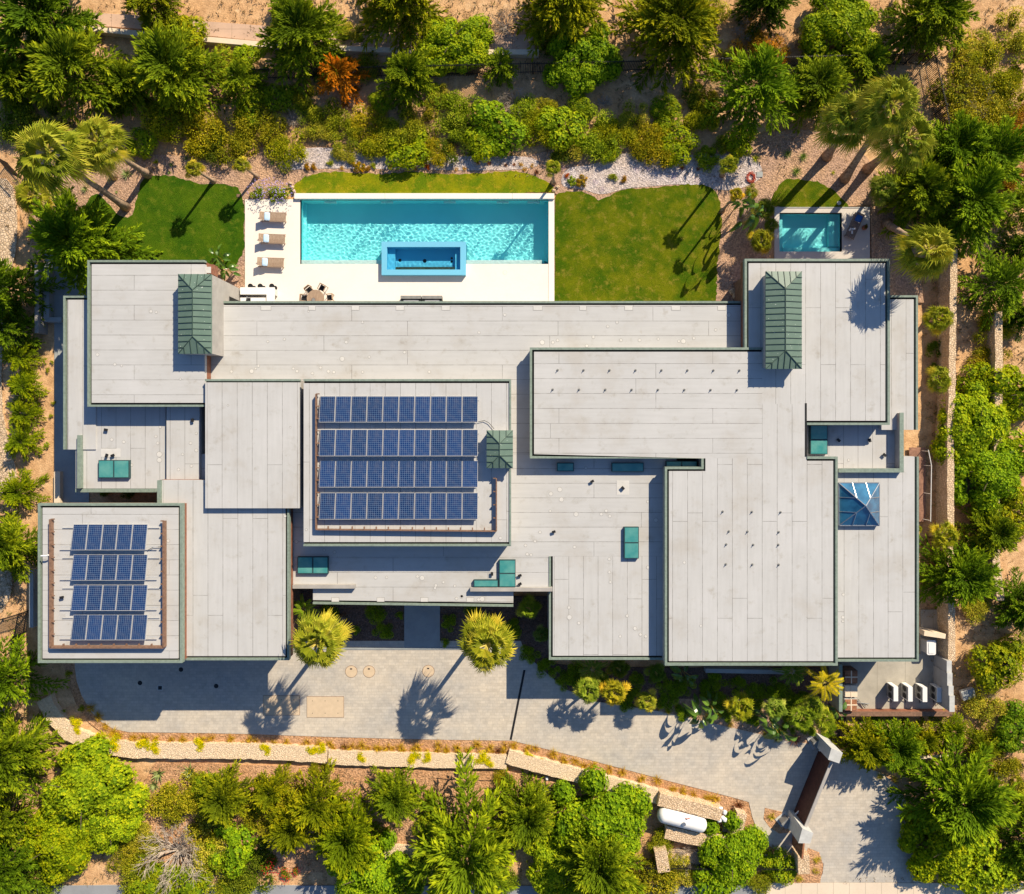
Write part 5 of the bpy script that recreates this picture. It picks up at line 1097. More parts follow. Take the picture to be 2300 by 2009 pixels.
# ---------------------------------------------------------------- spiky and small plants
def plant(kind, mesh, x, y, rpx, col, label, cat, group, part_name='leaves', hk=1.0, zrot=None):
    rw = rpx*D/F; e = empty(kind, W(x, y, rw*.25), label, cat, group, rz=R.uniform(0, 6.28)); e.location.z = 0.01
    link(mesh, part_name, e, sc=(rw, rw, rw*hk), col=CT.get(col, col) if isinstance(col, str) else col); return e
for x, y, r, lb in [(1088,1685,22,'purple spiky plant standing at the bend of the stone walls'),(1118,1690,21,'purple spiky plant just left of the wall end by the drain'),(772,1680,18,'purple spiky plant midway along the outer kerb'),(1660,1812,24,'dark red spiky plant at the gas tank wall end'),(1786,1662,26,'purple spiky plant near the upper gate post, casting a star shadow'),(1205,387,13,'dark red spiky plant right of the pool corner')]:
    if x == 1088: continue
    plant('flax_plant', FLX[0], x, y, r, (.9,.28,.30), lb, 'plant', 'purple spiky plants')
for x, y, r, c, lb in [(283,1735-8,0,'g','')]: pass
for x, y, r, lb in [(355,1740,24,'pale green aloe clump nearest the large round tree'),(345,1765,20,'aloe clump below the first, lower left'),(425,1735,26,'large pale aloe clump in the middle of the aloe bed'),(470,1745,22,'aloe clump beside the large middle one'),(510,1740,22,'aloe clump at the right end of the aloe bed'),(1105,1780,24,'spiky pale aloe clump above the very large feathery tree'),(1225,1772,26,'spiky green aloe clump left of the bright round tree'),(1240,1800,20,'smaller aloe clump hugging the bright round tree'),(283,390,20,'dark striped agave between two palm trunks, upper left'),(190,424,14,'small grey agave left of the long trunk'),(2048,370,0,'')]:
    if r: plant('aloe_clump', ROS[R.randrange(3)], x, y, r, (1.1,1.1,.9), lb, 'aloe', 'aloes and agaves')
for x, y, r, lb in [(1770,345,16,'spiky green plant on the gravel left of the tall palm trunks'),(1805,352,17,'spiky green plant nearest the left tall palm trunk'),(1790,385,18,'spiky plant in the mulch above the upper right lawn'),(1698,356,15,'bright yellow spiky plant beside the orange hose'),(1872,388,8,'tiny yellow plant at the edge of the upper right lawn')]:
    plant('yucca', FLX[0], x, y, r, (2.2,1.9,.25) if 'yellow' in lb else (.9,1.1,.5), lb, 'plant', 'spiky plants near the tall palms')
for x, y, r, m, lb in [(1665,505,34,0,'dark glossy paddle-leaved plant beside the bushy golden palm'),(1650,470,22,1,'paddle-leaved plant above the dark glossy one, right of the lawn'),(1560,1590,34,0,'broad-leaved plant casting a jagged shadow on the driveway, left one'),(1590,1575,26,1,'broad-leaved plant tucked behind the left jagged-shadow plant'),(1735,1622,34,1,'broad-leaved plant casting a jagged shadow on the driveway, right one'),(1712,1600,26,0,'broad-leaved plant behind the right jagged-shadow plant'),(1870,1585,24,0,'paddle-leaved plant squeezed against the yard wall'),(500,585,26,1,'broad-leaved plant in the small bed beside the left chimney'),(520,612,22,0,'second broad-leaved plant in the bed beside the left chimney'),(1530,1505,30,1,'dark paddle-leaved plant in deep shade under the roof edge')]:
    plant('paddle_plant', PAD[m], x, y, r*1.3, (1,1,1), lb, 'plant', 'broad-leaved paddle plants', hk=3.0 if 'glossy' in lb else 2.0 if 'jagged' in lb else 1.5)
# orange grass tufts along the outer kerb of the driveway
row = [(205,1590),(218,1612),(236,1630),(250,1645),(268,1652),(300,1659),(325,1661),(345,1662),(385,1663),(408,1661),(450,1663),(475,1660),(520,1662),(560,1664),(575,1668),(610,1670),(640,1668),(690,1671),(715,1672),(740,1673),(790,1679),(815,1676),(850,1680),(870,1684),(900,1680),(940,1682),(982,1675),(1002,1684),(1027,1683),(1050,1684),(1073,1675),(1098,1680),(1135,1677),(1155,1678),(1182,1684),(1202,1683),(1245,1696),(1265,1706),(1290,1712),(1312,1722),(1332,1721),(1372,1732),(1400,1735),(1442,1750),(1480,1755),(1515,1771),(1535,1780),(1560,1785),(1590,1795),(1608,1792)]
for i, (x, y) in enumerate(row):
    plant('grass_tuft', TUF[i % 3], x+R.uniform(-3,3), y+R.uniform(-2,3), R.uniform(16,22), (1.0,.92,.8), '%s orange-green grass tuft from the garage end along the outer kerb' % ORD[i], 'grass', 'grass tufts along the outer driveway kerb', 'blades')
for i, (x, y) in enumerate([(1483,1588),(1500,1598),(1520,1590),(1590,1612),(1612,1608),(1640,1628),(1720,1652),(1745,1662)]):
    plant('grass_tuft', TUF[i % 3], x, y, 15, (.85,.95,.6), '%s grass tuft from the left on the house side of the driveway' % ORD[i], 'grass', 'grass tufts on the house side of the driveway', 'blades')
for x, y, lb in [(1733,1836,'grass tuft in the tiny triangular bed beside the gate motor'),(1835,1932,'upper dry grass tuft in the curved island bed below the gate'),(1832,1958,'lower dry grass tuft in the curved island bed below the gate'),(1795,1975,'dry grass tuft at the sidewalk edge of the island bed'),(1978,1745,'orange grass tuft at the driveway edge under the timber-capped wall'),(2010,1752,'dry orange grass tuft beside the shaded driveway curve'),(2040,940,'big yellow grass clump between the two narrow east roofs')]:
    plant('grass_tuft', TUF[R.randrange(3)], x, y, 22 if 'big' in lb else 15, (.9,1.1,.7), lb, 'grass', None, 'blades')
for i in range(34):
    x = 290+i*25.5+R.uniform(-5,5); y = 1668+(x-290)*.027+R.uniform(-2,3)
    plant('grass_tuft', TUF[i % 3], x, y, R.uniform(10,15), (1.0,.9,.7), '%s small tuft from the garage in the second grass row against the wall' % ORD[i], 'grass', 'second row of grass tufts against the stone wall', 'blades')
# small bed plants above the pool: succulents, tufts and little bushes
small = [(612,366,11,'pale round succulent at the left end of the gravel'),(690,372,13,'dark red-green bush at the left end of the thin lawn'),(705,372,12,'olive bush beside the dark red-green one on the gravel'),(745,365,13,'golden-tipped bush on the gravel'),(790,367,10,'small green bush next to the red-green pair'),(806,375,14,'red-green leafy bush, left of a pair above the lawn strip'),(822,379,12,'red-green leafy bush, middle of the cluster above the lawn strip'),(836,370,12,'bright green leafy bush ending the cluster above the lawn strip'),(958,373,11,'dark crimson leafy plant above the lawn strip'),(976,367,9,'pale yellow-green succulent beside the crimson plant'),(1099,367,9,'brown-red rosette above the lawn strip, right'),(1136,371,7,'small dark rosette in the gravel, far right of the strip'),(1155,370,7,'second small dark rosette near the pool corner'),(1272,397,10,'dark red leafy plant on the grey gravel, left'),(1285,407,11,'green leafy plant at the left tip of the middle lawn'),(1305,408,14,'red and green bush at the left tip of the middle lawn'),(1380,400,16,'leafy bush with pale flowers on the grey gravel'),(1400,405,12,'pale flowered bush beside another on the grey gravel'),(1532,377,10,'brown rosette in the middle of the grey gravel'),(1490,375,7,'small brown rosette on the grey gravel, left'),(1568,380,8,'small dark rosette on the grey gravel, right'),(1590,352,9,'small green bush above the grey gravel'),(148,425,11,'bright green cushion nearest the small grey-trunked palm'),(158,450,14,'largest bright green cushion left of the lawn'),(128,432,13,'pale green cushion in the left bed'),(80,515,12,'pale green cushion beside the cobbles, lower'),(70,490,12,'pale green cushion beside the cobbles, upper'),(352,363,9,'yellow-green bush above the left lawn'),(385,370,9,'pale spiky succulent above the left lawn'),(418,355,9,'pale rosette above the small round palm'),(380,388,7,'small green succulent at the lawn edge'),(325,345,14,'bright green leafy bush beside the second palm trunk'),(262,432,6,'tiny succulent beside the long palm trunk'),(920,370,0,''),(1010,388,0,'')]
for x, y, r, lb in small:
    if not r: continue
    red = 'red' in lb or 'crimson' in lb or 'brown' in lb or 'dark' in lb
    col = (1.6,.35,.5) if 'crimson' in lb or 'dark red leafy' in lb else (1.5,.75,.6) if red else (1.1,1.15,1.0)
    if 'rosette' in lb or 'succulent' in lb: plant('succulent', ROS[R.randrange(3)], x, y, r, (1.6,.55,.6) if red else (1.2,1.3,.8), lb, 'succulent', 'succulents in the gravel beds')
    else: plant('bush', SML[R.randrange(3)], x, y, r*1.1, col, lb, 'bush', 'small bushes in the gravel beds', 'crown', .9)
for i, (x, y) in enumerate([(768,378),(877,375),(899,372),(933,379),(1073,366),(1025,381),(1043,379),(1170,370),(1195,372),(1178,380)]):
    plant('grass_tuft', TUF[i % 3], x, y, 9.5, (1.1,.9,1.0), '%s little dry grass tuft from the left in the gravel above the pool' % ORD[i], 'grass', 'dry tufts in the gravel above the pool', 'blades')
for i, (x, y) in enumerate([(1265,380),(1338,410),(1352,425),(1446,360),(1503,370),(1515,390),(1537,355),(1577,367),(1600,370),(1566,405),(1514,403),(1455,378),(1430,382)]):
    e = plant('flower_clump', FLW, x, y, 7.5, (.60,.38,.85), '%s tiny purple flower clump from the left on the grey gravel' % ORD[i], 'flowers', 'purple flowers on the grey gravel', 'flowers')
for x, y, r, lb in [(585,430,18,'left half of the purple-flowering bush at the deck corner'),(612,428,18,'middle of the purple-flowering bushes at the deck corner'),(640,436,20,'purple-flowering bush touching the white coping end')]:
    e = plant('flowering_bush', SML[1], x, y, r*1.6, (.9,1.1,1.2), lb.replace('left half of the purple-flowering bush','leftmost purple-flowering bush').replace('middle of the purple-flowering bushes','middle purple-flowering bush'), 'bush', 'purple-flowering bushes', 'leaves', .9)
    rw = r*1.6*D/F; link(FLW, 'bloom', e, (0,0,rw*.42), rw, None, (.62,.50,1.0))
for x, y, r, lb in [(610,1938,24,'crimson flowering bush at the bottom edge'),(640,1960,22,'bright red flowering bush over the pavement at the bottom edge'),(545,1928,20,'dull red flowering bush left of the crimson one'),(665,1955,14,'small red flowering bush at the pavement edge')]:
    e = plant('flowering_bush', SML[0], x, y, r, (.7,.7,.8), lb, 'bush', 'red-flowering bushes', 'leaves', .9); rw = r*D/F; link(FLW, 'bloom', e, (0,0,rw*.45), rw, None, (.85,.02,.06))
# yellow mats growing on the stone wall
for i, (x, y, r) in enumerate([(170,1615,13),(178,1632,11),(232,1655,17),(262,1662,17),(245,1672,12),(330,1673,16),(352,1672,14),(450,1674,14),(700,1682,13),(722,1682,12),(600,1684,13),(812,1696,11),(935,1698,15),(958,1702,12),(1078,1703,15),(1098,1706,12),(1190,1702,12),(1215,1708,10),(1320,1742,12),(1335,1748,10),(1440,1773,13),(1462,1780,11),(1570,1808,12),(1590,1814,12)]):
    e = plant('ground_cover_mat', SML[0], x, y, r*1.7, (2.3,1.9,.12), '%s yellow mat from the left growing over the pale stone wall' % ORD[i], 'plant', 'yellow mats on the stone wall', 'leaves', .35); e.location.z = .30
# beds in the shade of the entrance and the south wall
for i, (x, y, r, lb) in enumerate([(740,1375,26,'dark shrub beside the tall left palm under the canopy'),(800,1412,18,'round clipped dark shrub left of the entry path'),(845,1375,30,'dark leafy shrub beneath the entrance canopy'),(860,1420,26,'dark shrub touching the left side of the entry path'),(895,1380,16,'narrow dark shrub right beside the entry path'),(1010,1400,22,'dark shrub on the right side of the entry path'),(1000,1440,18,'low dark shrub at the kerb right of the entry path'),(1060,1375,24,'dark shrub under the canopy right of the entry path'),(1150,1415,28,'dark shrub between the tall right palm and the garden corner'),(1190,1470,26,'dark hedge shrub at the left corner of the south bed'),(1232,1502,30,'dark hedge shrub where the driveway curves, south bed'),(1270,1530,26,'dark spreading shrub at the driveway curve, south bed'),(1290,1500,24,'dark shrub behind the small palm pair'),(1430,1530,22,'dark shrub between the golden and pale round palms'),(1420,1560,22,'deep green shrub at the driveway edge left of the pale palm'),(1510,1550,30,'deep green shrub in the south bed shade'),(1545,1540,24,'dark plant behind the left jagged-shadow plant'),(1610,1530,26,'dark green shrub in the middle of the shaded south bed'),(1660,1545,28,'dark grassy shrub right of the middle of the shaded bed'),(1700,1555,26,'dark shrub left of the dark green feather palm'),(1770,1562,24,'dark spiky shrub in the sunlit gap of the south bed'),(1480,1530,22,'very dark shrub under the roof edge, south bed')]):
    plant('shade_shrub', SML[R.randrange(2)] if r < 20 else SHR[R.randrange(4)], x, y, r, (.9,1.15,1.0), lb, 'shrub', 'shrubs in the shaded beds', 'crown', .7)
for i, (x, y, r, lb) in enumerate([(118,905,9,'green seedling beside the third hedge cushion'),(112,935,9,'small green bush on mulch beside the side path'),(108,830,10,'small green bush near the top of the side mulch strip'),(117,815,8,'little green bush above another in the side mulch strip'),(104,1000,8,'small bush low in the side mulch strip'),(100,1075,8,'small bush at the foot of the side mulch strip'),(235,1100,20,'dark shrub in the slot between the west roof and the garage'),(285,1105,20,'dark shrub further right in the slot above the garage'),(2105,785,26,'dark leafy bush beside the long stone wall'),(2100,830,18,'dark bush just above the second fan palm'),(2130,885,22,'yellow-green leafy bush spilling over the long stone wall'),(2125,1000,14,'small yellow bush on the long stone wall'),(2128,1105,18,'yellow-green bush on the long wall beside the timber walk'),(2065,1190,14,'small green bush at the end of the timber walk'),(2125,1060,12,'small leafy bush against the long wall'),(1745,1640,14,'little green bush in front of the right jagged-shadow plant'),(1680,395,0,''),(1690,430,18,'grey-green grassy bush between the hose and the golden palm'),(150,1515,14,'green weed clump in the shade at the end of the driveway curve'),(185,1590,14,'bright green weed clump on the stone wall curve')]):
    if r: plant('bush', SML[R.randrange(3)] if r < 18 else SHR[R.randrange(4)], x, y, r, (.5,.7,.7) if 'dark' in lb else (1.1,1.1,.9), lb, 'bush', 'scattered bushes', 'crown', .8)
for x, y, r, lb in [(1500, 1572, 24, 'leafy shrub right of the pale round palm in the south bed'), (1535, 1600, 20, 'low green shrub under the left jagged-shadow plant'), (1612, 1578, 24, 'leafy shrub left of the yellow-green palm in the south bed'), (1630, 1608, 18, 'grassy green shrub at the kerb below the yellow-green palm'), (1695, 1580, 22, 'leafy shrub between the yellow-green and silvery palms'), (1690, 1615, 18, 'small green shrub at the kerb under the silvery palm'), (1765, 1600, 24, 'green shrub right of the silvery fan palm'), (1775, 1636, 18, 'low green shrub above the purple spiky plant by the gate'), (1815, 1640, 20, 'green shrub behind the upper gate motor'), (1860, 1640, 20, 'green shrub between the yard wall and the upper gate pillar'), (1405, 1578, 20, 'green shrub at the driveway edge right of the golden round palm'), (1345, 1530, 24, 'green shrub behind the pair of small palms'), (1300, 1530, 20, 'green shrub left of the small palm pair'), (1590, 1550, 22, 'green shrub above the broad-leaved plants in the south bed'), (1740, 1550, 24, 'green shrub above the silvery fan palm'), (1800, 1575, 22, 'green shrub left of the pair of palms by the yard wall')]:
    plant('leafy_shrub', SHR[R.randrange(4)], x, y, r*1.2, (.75,1.05,.8), lb, 'shrub', 'shrubs of the south bed', 'crown', .8)
# ---------------------------------------------------------------- dry ground cover: one scattered mass
def inside(x, y):
    if 60 < x < 2075 and 560 < y < 1500: return False
    if 545 < x < 1610 and 400 < y < 700: return False
    if 180 < x < 560 and 390 < y < 620: return False
    if 1720 < x < 1960 and 395 < y < 600: return False
    if 140 < y-1440 < 200 and False: return False
    if 120 < x < 1140 and 1440 < y < 1720: return False
    if 1100 < x < 2080 and 1440 < y < 2000 and y > 1440 and (y-1664) < (x-1150)*0.27+60: return False
    if y > 1985: return False
    return True
def scatter():
    r = random.Random(77); mb = MB(); n = 0
    while n < 9000:
        x = r.uniform(-30, 2330); y = r.uniform(-30, 2010)
        if not inside(x, y): continue
        if noise.noise(Vector((x*.012, y*.012, 5)))+r.uniform(-.35,.35) < 0: continue
        n += 1; p = W(x, y); p.z = -.06; s = r.uniform(.10,.30); t0 = r.choice([.1,.3,.5,.5,.9])
        for k in range(6): mb.ti = min(1,max(0,t0+r.uniform(-.15,.15))); blade(mb, p+Vector((r.uniform(-.1,.1), r.uniform(-.1,.1), 0)), (rv(r)+Vector((0,0,.7))).normalized(), rv(r), s, s*.22)
    o = mb.build('dry_ground_cover', M['dry']); o['kind'] = 'stuff'
    tag(o, 'dry grass and low weeds scattered over the bare sandy slopes', 'ground cover')
scatter()
# ================================================================ OBJECTS
# sun loungers on the pool deck (head end at the left)
def lounger_proto(name, wood, loc, label, group, rz):
    e = empty(name, loc, label, 'sun lounger', group, rz)
    L, w_, h = 1.95, 0.66, 0.33
    mb = MB()
    for k in range(13): x = -0.33+k*0.098; mb.box(x, -w_/2+.03, h, x+.085, w_/2-.03, h+.022)
    mb.build('seat_slats', wood, e)
    mb = MB(); ca, sa = math.cos(.42), math.sin(.42)
    for k in range(6):
        u = .02+k*.105; u2 = u+.09; a = (-.35-u*ca, h+u*sa); b = (-.35-u2*ca, h+u2*sa)
        mb.add([(a[0],-w_/2+.03,a[1]),(b[0],-w_/2+.03,b[1]),(b[0],w_/2-.03,b[1]),(a[0],w_/2-.03,a[1]),(a[0],-w_/2+.03,a[1]+.022),(b[0],-w_/2+.03,b[1]+.022),(b[0],w_/2-.03,b[1]+.022),(a[0],w_/2-.03,a[1]+.022)],[(0,1,2,3),(7,6,5,4),(0,4,5,1),(1,5,6,2),(2,6,7,3),(3,7,4,0)])
    mb.build('backrest', wood, e)
    for s in (-1, 1):
        mb = MB(); mb.box(-.98, s*(w_/2)-.02, h-.07, .97, s*(w_/2)+.02, h+.01); mb.build('side_rail', wood, e)
        for x in (-.9, .82): mb = MB(); mb.box(x-.03, s*(w_/2-.03)-.025, 0, x+.03, s*(w_/2-.03)+.025, h-.071); mb.build('leg', wood, e)
    mb = MB(); mb.bar((-.85,-.22,.12), (-.85,.22,.12), .04, .04); mb.bar((-.85,0,.12), (-.72,0,h+.16), .03, .03); mb.build('brace', wood, e)
    return e
def pillow(mb, cx, cy, cz, lx, ly, lz, n=8):
    vs = []; fs = []
    for sgn in (1, -1):
        b = len(vs)
        for j in range(n+1):
            for i in range(n+1):
                u = i/n*2-1; v = j/n*2-1; k = ((1-u**4)*(1-v**4))**.5; vs.append((cx+u*lx/2*(1-.08*v*v), cy+v*ly/2*(1-.08*u*u), cz+sgn*lz/2*k))
        for j in range(n):
            for i in range(n):
                a = b+j*(n+1)+i; q = (a, a+1, a+n+2, a+n+1); fs.append(q if sgn == 1 else q[::-1])
    mb.add(vs, fs)
for i, (x, y, lb) in enumerate([(614.5,488,'top teak sun lounger nearest the purple flowers'),(612.5,537,'middle teak sun lounger on the pool deck'),(609.5,590,'bottom teak sun lounger, with a reddish head end')]):
    p = W(x, y, .35); p.z = ZD
    lounger_proto('sun_lounger', M['teak'], p, lb, 'teak loungers on the pool deck', math.radians(-2))
    mb = MB(); pillow(mb, 0, 0, 0, .40, .60, .09); t = mb.build('cushion', M['striped'], smooth=True); t.location = (p.x-.42, p.y, p.z+.47); t.rotation_euler = (0, .25, math.radians(-2))
    tag(t, 'pale blue striped cushion on the %s lounger of three' % ['top','middle','bottom'][i], 'cushion', 'striped cushions')
p = W(1918, 509, .3); p.z = ZD; an = math.radians(66)
lounger_proto('sun_lounger', M['teak_dark'], p, 'dark grey lounger turned askew on the plunge pool terrace', 'lounger by the plunge pool', an+math.pi)
mb = MB(); pillow(mb, 0, 0, 0, .48, .48, .14); t = mb.build('cushion', M['blue'], smooth=True); t.location = (p.x+math.cos(an)*.55, p.y+math.sin(an)*.55, p.z+.52); t.rotation_euler = (0, -.3, an); tag(t, 'bright blue square cushion on the dark lounger', 'cushion')
for k, (dx, dy) in enumerate([(-.05,-.25),(-.42,-.30),(-.22,-.52)]):
    mb = MB(); mb.box(-.12,-.06,0,.12,.06,.03); mb.box(.02,-.055,.03,.1,.055,.05); t = mb.build('folded_napkin', M['white']); t.location = (p.x+dx*.7-.05, p.y+dy*.9, p.z+.36); t.rotation_euler[2] = k*.8
    tag(t, ['small white folded towel nearest the cushion','small white folded towel on the left of the lounger','small white folded towel at the lounger foot'][k], 'towel', 'white towels on the dark lounger')
# pot with bush, round stools, bar counter, table set
c = W(1943, 511, .3); e = empty('potted_plant', (c.x, c.y, ZD), 'dark round potted plant beside the askew lounger', 'potted plant')
mb = MB(); mb.tube([(0,0,0),(0,0,.16),(0,0,.3)], [.12,.19,.17], 14); mb.build('pot', M['terracotta'], e, smooth=False); link(SML[0], 'leaves', e, (0,0,.28), (.27,.27,.3), None, (.5,.35,.5))
def counter():
    a = W(540, 668, .95); b = W(617, 646, .95); e = empty('bar_counter', ((a.x+b.x)/2, (a.y+b.y)/2, ZD), 'white L-shaped outdoor bar counter against the left chimney wall', 'counter')
    mb = MB(); c3 = W(599, 690, .95)
    mb.box(a.x, b.y-.52, ZD+.85, b.x, b.y, ZD+.93); mb.box(c3.x, c3.y, ZD+.85, b.x, b.y-.521, ZD+.93); part(mb, 'top', M['white'], e)
    mb = MB(); mb.box(a.x, b.y-.5, ZD, b.x-.1, b.y-.05, ZD+.849); part(mb, 'base', M['lightgrey'], e)
    mb = MB(); q0 = W(540, 694, .85); q1 = W(597, 669, .85); mb.box(q0.x, q0.y, ZD+.7, q1.x, q1.y, ZD+.80); part(mb, 'worktop', M['white'], e)
    s0_ = W(553, 682, .85); mb = MB(); mb.box(s0_.x, s0_.y, ZD+.801, s0_.x+.33, s0_.y+.40, ZD+.806); part(mb, 'sink', M['dark'], e)
    mb = MB(); mb.tube([(s0_.x+.16, s0_.y+.45, ZD+.80),(s0_.x+.16, s0_.y+.45, ZD+1.05),(s0_.x+.16, s0_.y+.25, ZD+1.08)], .02, 6); part(mb, 'tap', M['steel'], e)
counter()
for x, lb in [(563,'left dark stool at the bar counter'),(585,'middle dark stool at the bar counter'),(611,'right dark stool at the bar counter')]:
    c = W(x, 643.5, .7); e = empty('bar_stool', (c.x, c.y, ZD), lb, 'stool', 'stools along the bar counter')
    mb = MB(); mb.disc((0,0), .19, .66, .71, 20); mb.build('seat', M['dark'], e)
    mb = MB(); mb.tube([(0,0,0),(0,0,.66)], .025, 8); mb.build('post', M['dark'], e)
    mb = MB(); mb.disc((0,0), .17, 0, .02, 20); mb.build('base', M['dark'], e)
tc = W(709, 671, .75); e = empty('round_table', (tc.x, tc.y, ZD), 'round teak table with a bowl, half hidden by the roof edge', 'table')
mb = MB(); mb.disc((0,0), .64, .70, .75, 36); mb.build('tabletop', M['teak'], e); mb = MB(); mb.tube([(0,0,0),(0,0,.7)], [.1,.07], 10); mb.build('pedestal', M['teak'], e)
mb = MB(); mb.disc((0,0), .3, 0, .03, 16); mb.build('foot', M['teak'], e)
e = empty('bowl', (tc.x-.12, tc.y-.12, ZD+.75), 'small dark patterned bowl on the round teak table', 'bowl')
mb = MB(); mb.tube([(0,0,0),(0,0,.08)], [.11,.17], 18, cap=True); mb.build('body', M['teak_dark'], e); mb = MB(); mb.disc((0,0), .12, .081, .09, 14); mb.build('filling', M['grey'], e)
def chair(ang, dist, label):
    x = tc.x+math.cos(ang)*dist; y = tc.y+math.sin(ang)*dist; e = empty('dining_chair', (x, y, ZD), label, 'chair', 'chairs around the round table', ang+math.pi)
    mb = MB(); mb.box(-.2,-.2,.42,.2,.2,.46); mb.build('seat', M['dark'], e)
    mb = MB(); mb.box(-.27,-.22,.5,-.23,.22,.82); mb.build('backrest', M['teak'], e)
    for s in (-1,1):
        mb = MB(); mb.box(-.26,s*.24-.025,.62,.22,s*.24+.025,.65); mb.build('armrest', M['teak'], e)
        for q in (-.24,.2): mb = MB(); mb.box(q-.02,s*.24-.02,0,q+.02,s*.24+.02,.619); mb.build('leg', M['teak'], e)
for a_, d_, lb in [(2.25,.86,'chair at the upper left of the round table'),(1.1,.92,'chair at the top of the round table'),(.12,.98,'chair at the right of the round table'),(3.05,.90,'chair at the left of the round table, mostly under the roof edge')]: chair(a_, d_, lb)
for x0, x1, lb in [(900,946,'left dark outdoor sofa peeking from under the roof edge'),(948,993,'right dark outdoor sofa peeking from under the roof edge')]:
    a = W(x0, 690, .6); b = W(x1, 665, .6); e = empty('outdoor_sofa', ((a.x+b.x)/2, (a.y+b.y)/2, ZD), lb, 'sofa', 'dark outdoor sofas under the roof edge'); hw = (b.x-a.x)/2; hd = (b.y-a.y)/2
    mb = MB(); mb.box(-hw,hd-.22,0,hw,hd,.62); mb.build('backrest', M['grey'], e)
    mb = MB(); mb.box(-hw,-hd,0,hw,hd-.221,.38); mb.build('seat', M['dark'], e)
    for s in (-1,1): mb = MB(); xx = s*(hw-.08); mb.box(xx-.08,-hd,.381,xx+.08,hd-.221,.55); mb.build('armrest', M['dark'], e)
    mb = MB(); mb.box(-hw+.2,hd-.5,.381,hw-.2,hd-.3,.5); mb.build('cushion', M['white'], e)
for x, y, lb in [(1134,613,'round pale skimmer lid in the deck right of the spa')]:
    c = W(x, y); e = empty('skimmer_lid', (c.x, c.y, 0), lb, 'lid'); mb = MB(); mb.disc((0,0), .16, ZD-.02, ZD+.004, 24); mb.build('rim', M['lightgrey'], e); mb = MB(); mb.disc((0,0), .14, ZD-.02, ZD+.009, 24); mb.build('cover', M['deck'], e)
for i, (x, y) in enumerate([(653,413),(657,422),(661,431),(1244,429),(1252,421)]):
    c = W(x, y); mb = MB(); pillow(mb, 0, 0, .06, .30, .24, .22, 6); o = mb.build('boulder', M['stone'], smooth=True); o.location = (c.x, c.y, 0); o.rotation_euler[2] = i
    tag(o, ['upper tan boulder at the left end of the pool coping','middle tan boulder at the left end of the pool coping','lowest tan boulder at the left end of the pool coping','tan boulder touching the right end of the pool coping','tan boulder beside the small palm at the pool corner'][i], 'stone', 'boulders at the ends of the pool coping')
for i, (x, y) in enumerate([(1645,655),(1650,665)]):
    c = W(x, y); mb = MB(); pillow(mb, 0, 0, .1, .55, .4, .35, 6); o = mb.build('boulder', M['stone'], smooth=True); o.location = (c.x, c.y, 0); o.rotation_euler[2] = .5+i*1.3
    tag(o, ['upper tan rock between the lawn and the north-east roof','lower tan rock between the lawn and the north-east roof'][i], 'stone', 'rocks by the north-east wall')
# hose, irrigation boxes
mb = MB(); pts = []
hc = W(1686, 400); rr = random.Random(3)
for k in range(90): a = k*.5; q = .30+.10*math.sin(k*1.7)+rr.uniform(-.04,.04); pts.append((hc.x+math.cos(a)*q*.9, hc.y+math.sin(a)*q*1.1, .03+.0012*k))
mb.tube(pts, .02, 6); tag(mb.build('garden_hose', M['red']), 'tangled orange-red garden hose coiled on the gravel', 'hose')
for x, y, c_, s_, lb in [(1706,392,'path',.22,'pale green irrigation box lid beside the coiled hose'),(1884,457,'lightgrey',.14,'round pale lid in the upper right lawn'),(536,440,'timber',.13,'square brown irrigation box in the left lawn corner')]:
    c = W(x, y); mb = MB(); (mb.disc((c.x, c.y), s_*1.1, -.1, .055, 20) if 'round' in lb else mb.box(c.x-s_, c.y-s_, -.1, c.x+s_, c.y+s_*.8, .05)); tag(mb.build('irrigation_box', M[c_]), lb, 'lid')
# ---------------------------------------------------------------- fences
def fence(pts, h, label, sp=.125, z0=-.1, wd=.034, mat='black_fence', posts=2.4):
    p = [W(x, y, h) for x, y in pts]; e = empty('steel_fence', (p[0].x, p[0].y, 0), label, 'fence'); mb = MB(); rl = MB()
    for i in range(len(p)-1):
        a, b = p[i], p[i+1]; L = (b-a).length; n = int(L/sp)
        for z in (h-.12, .2): rl.bar((a.x,a.y,z), (b.x,b.y,z), .04, .04)
        for k in range(n): q = a.lerp(b, k/n); mb.box(q.x-wd/2, q.y-wd/2, z0, q.x+wd/2, q.y+wd/2, h)
        for k in range(int(L/posts)+1):
            q = a.lerp(b, min(1, k*posts/L)); m2 = MB(); m2.box(q.x-.035, q.y-.035, z0, q.x+.035, q.y+.035, h+.05); part(m2, 'post', M[mat], e)
    part(rl, 'rail', M[mat], e); part(mb, 'pickets', M[mat], e)
fence([(560,155),(700,152),(900,148),(1200,141),(1400,137),(1760,127),(2090,119),(2103,120)], 1.5, 'long black picket fence running across the top of the slope')
fence([(2103,122),(2118,190),(2128,235),(2138,300),(2140,330)], 1.6, 'black picket fence turning down the right side at the corner')
fence([(1430,1952),(1484,1953)], 1.0, 'short black fence section left of the square stone pier')
fence([(1502,1953),(1620,1955),(1790,1955)], 1.0, 'roadside black fence between the two stone piers')
fence([(-20,1400),(38,1382),(30,1430),(12,1448)], 1.2, 'black fence corner at the left edge beside the garage')
fence([(-12,352),(25,392)], 1.2, 'small black fence piece at the left edge above the cobbles')
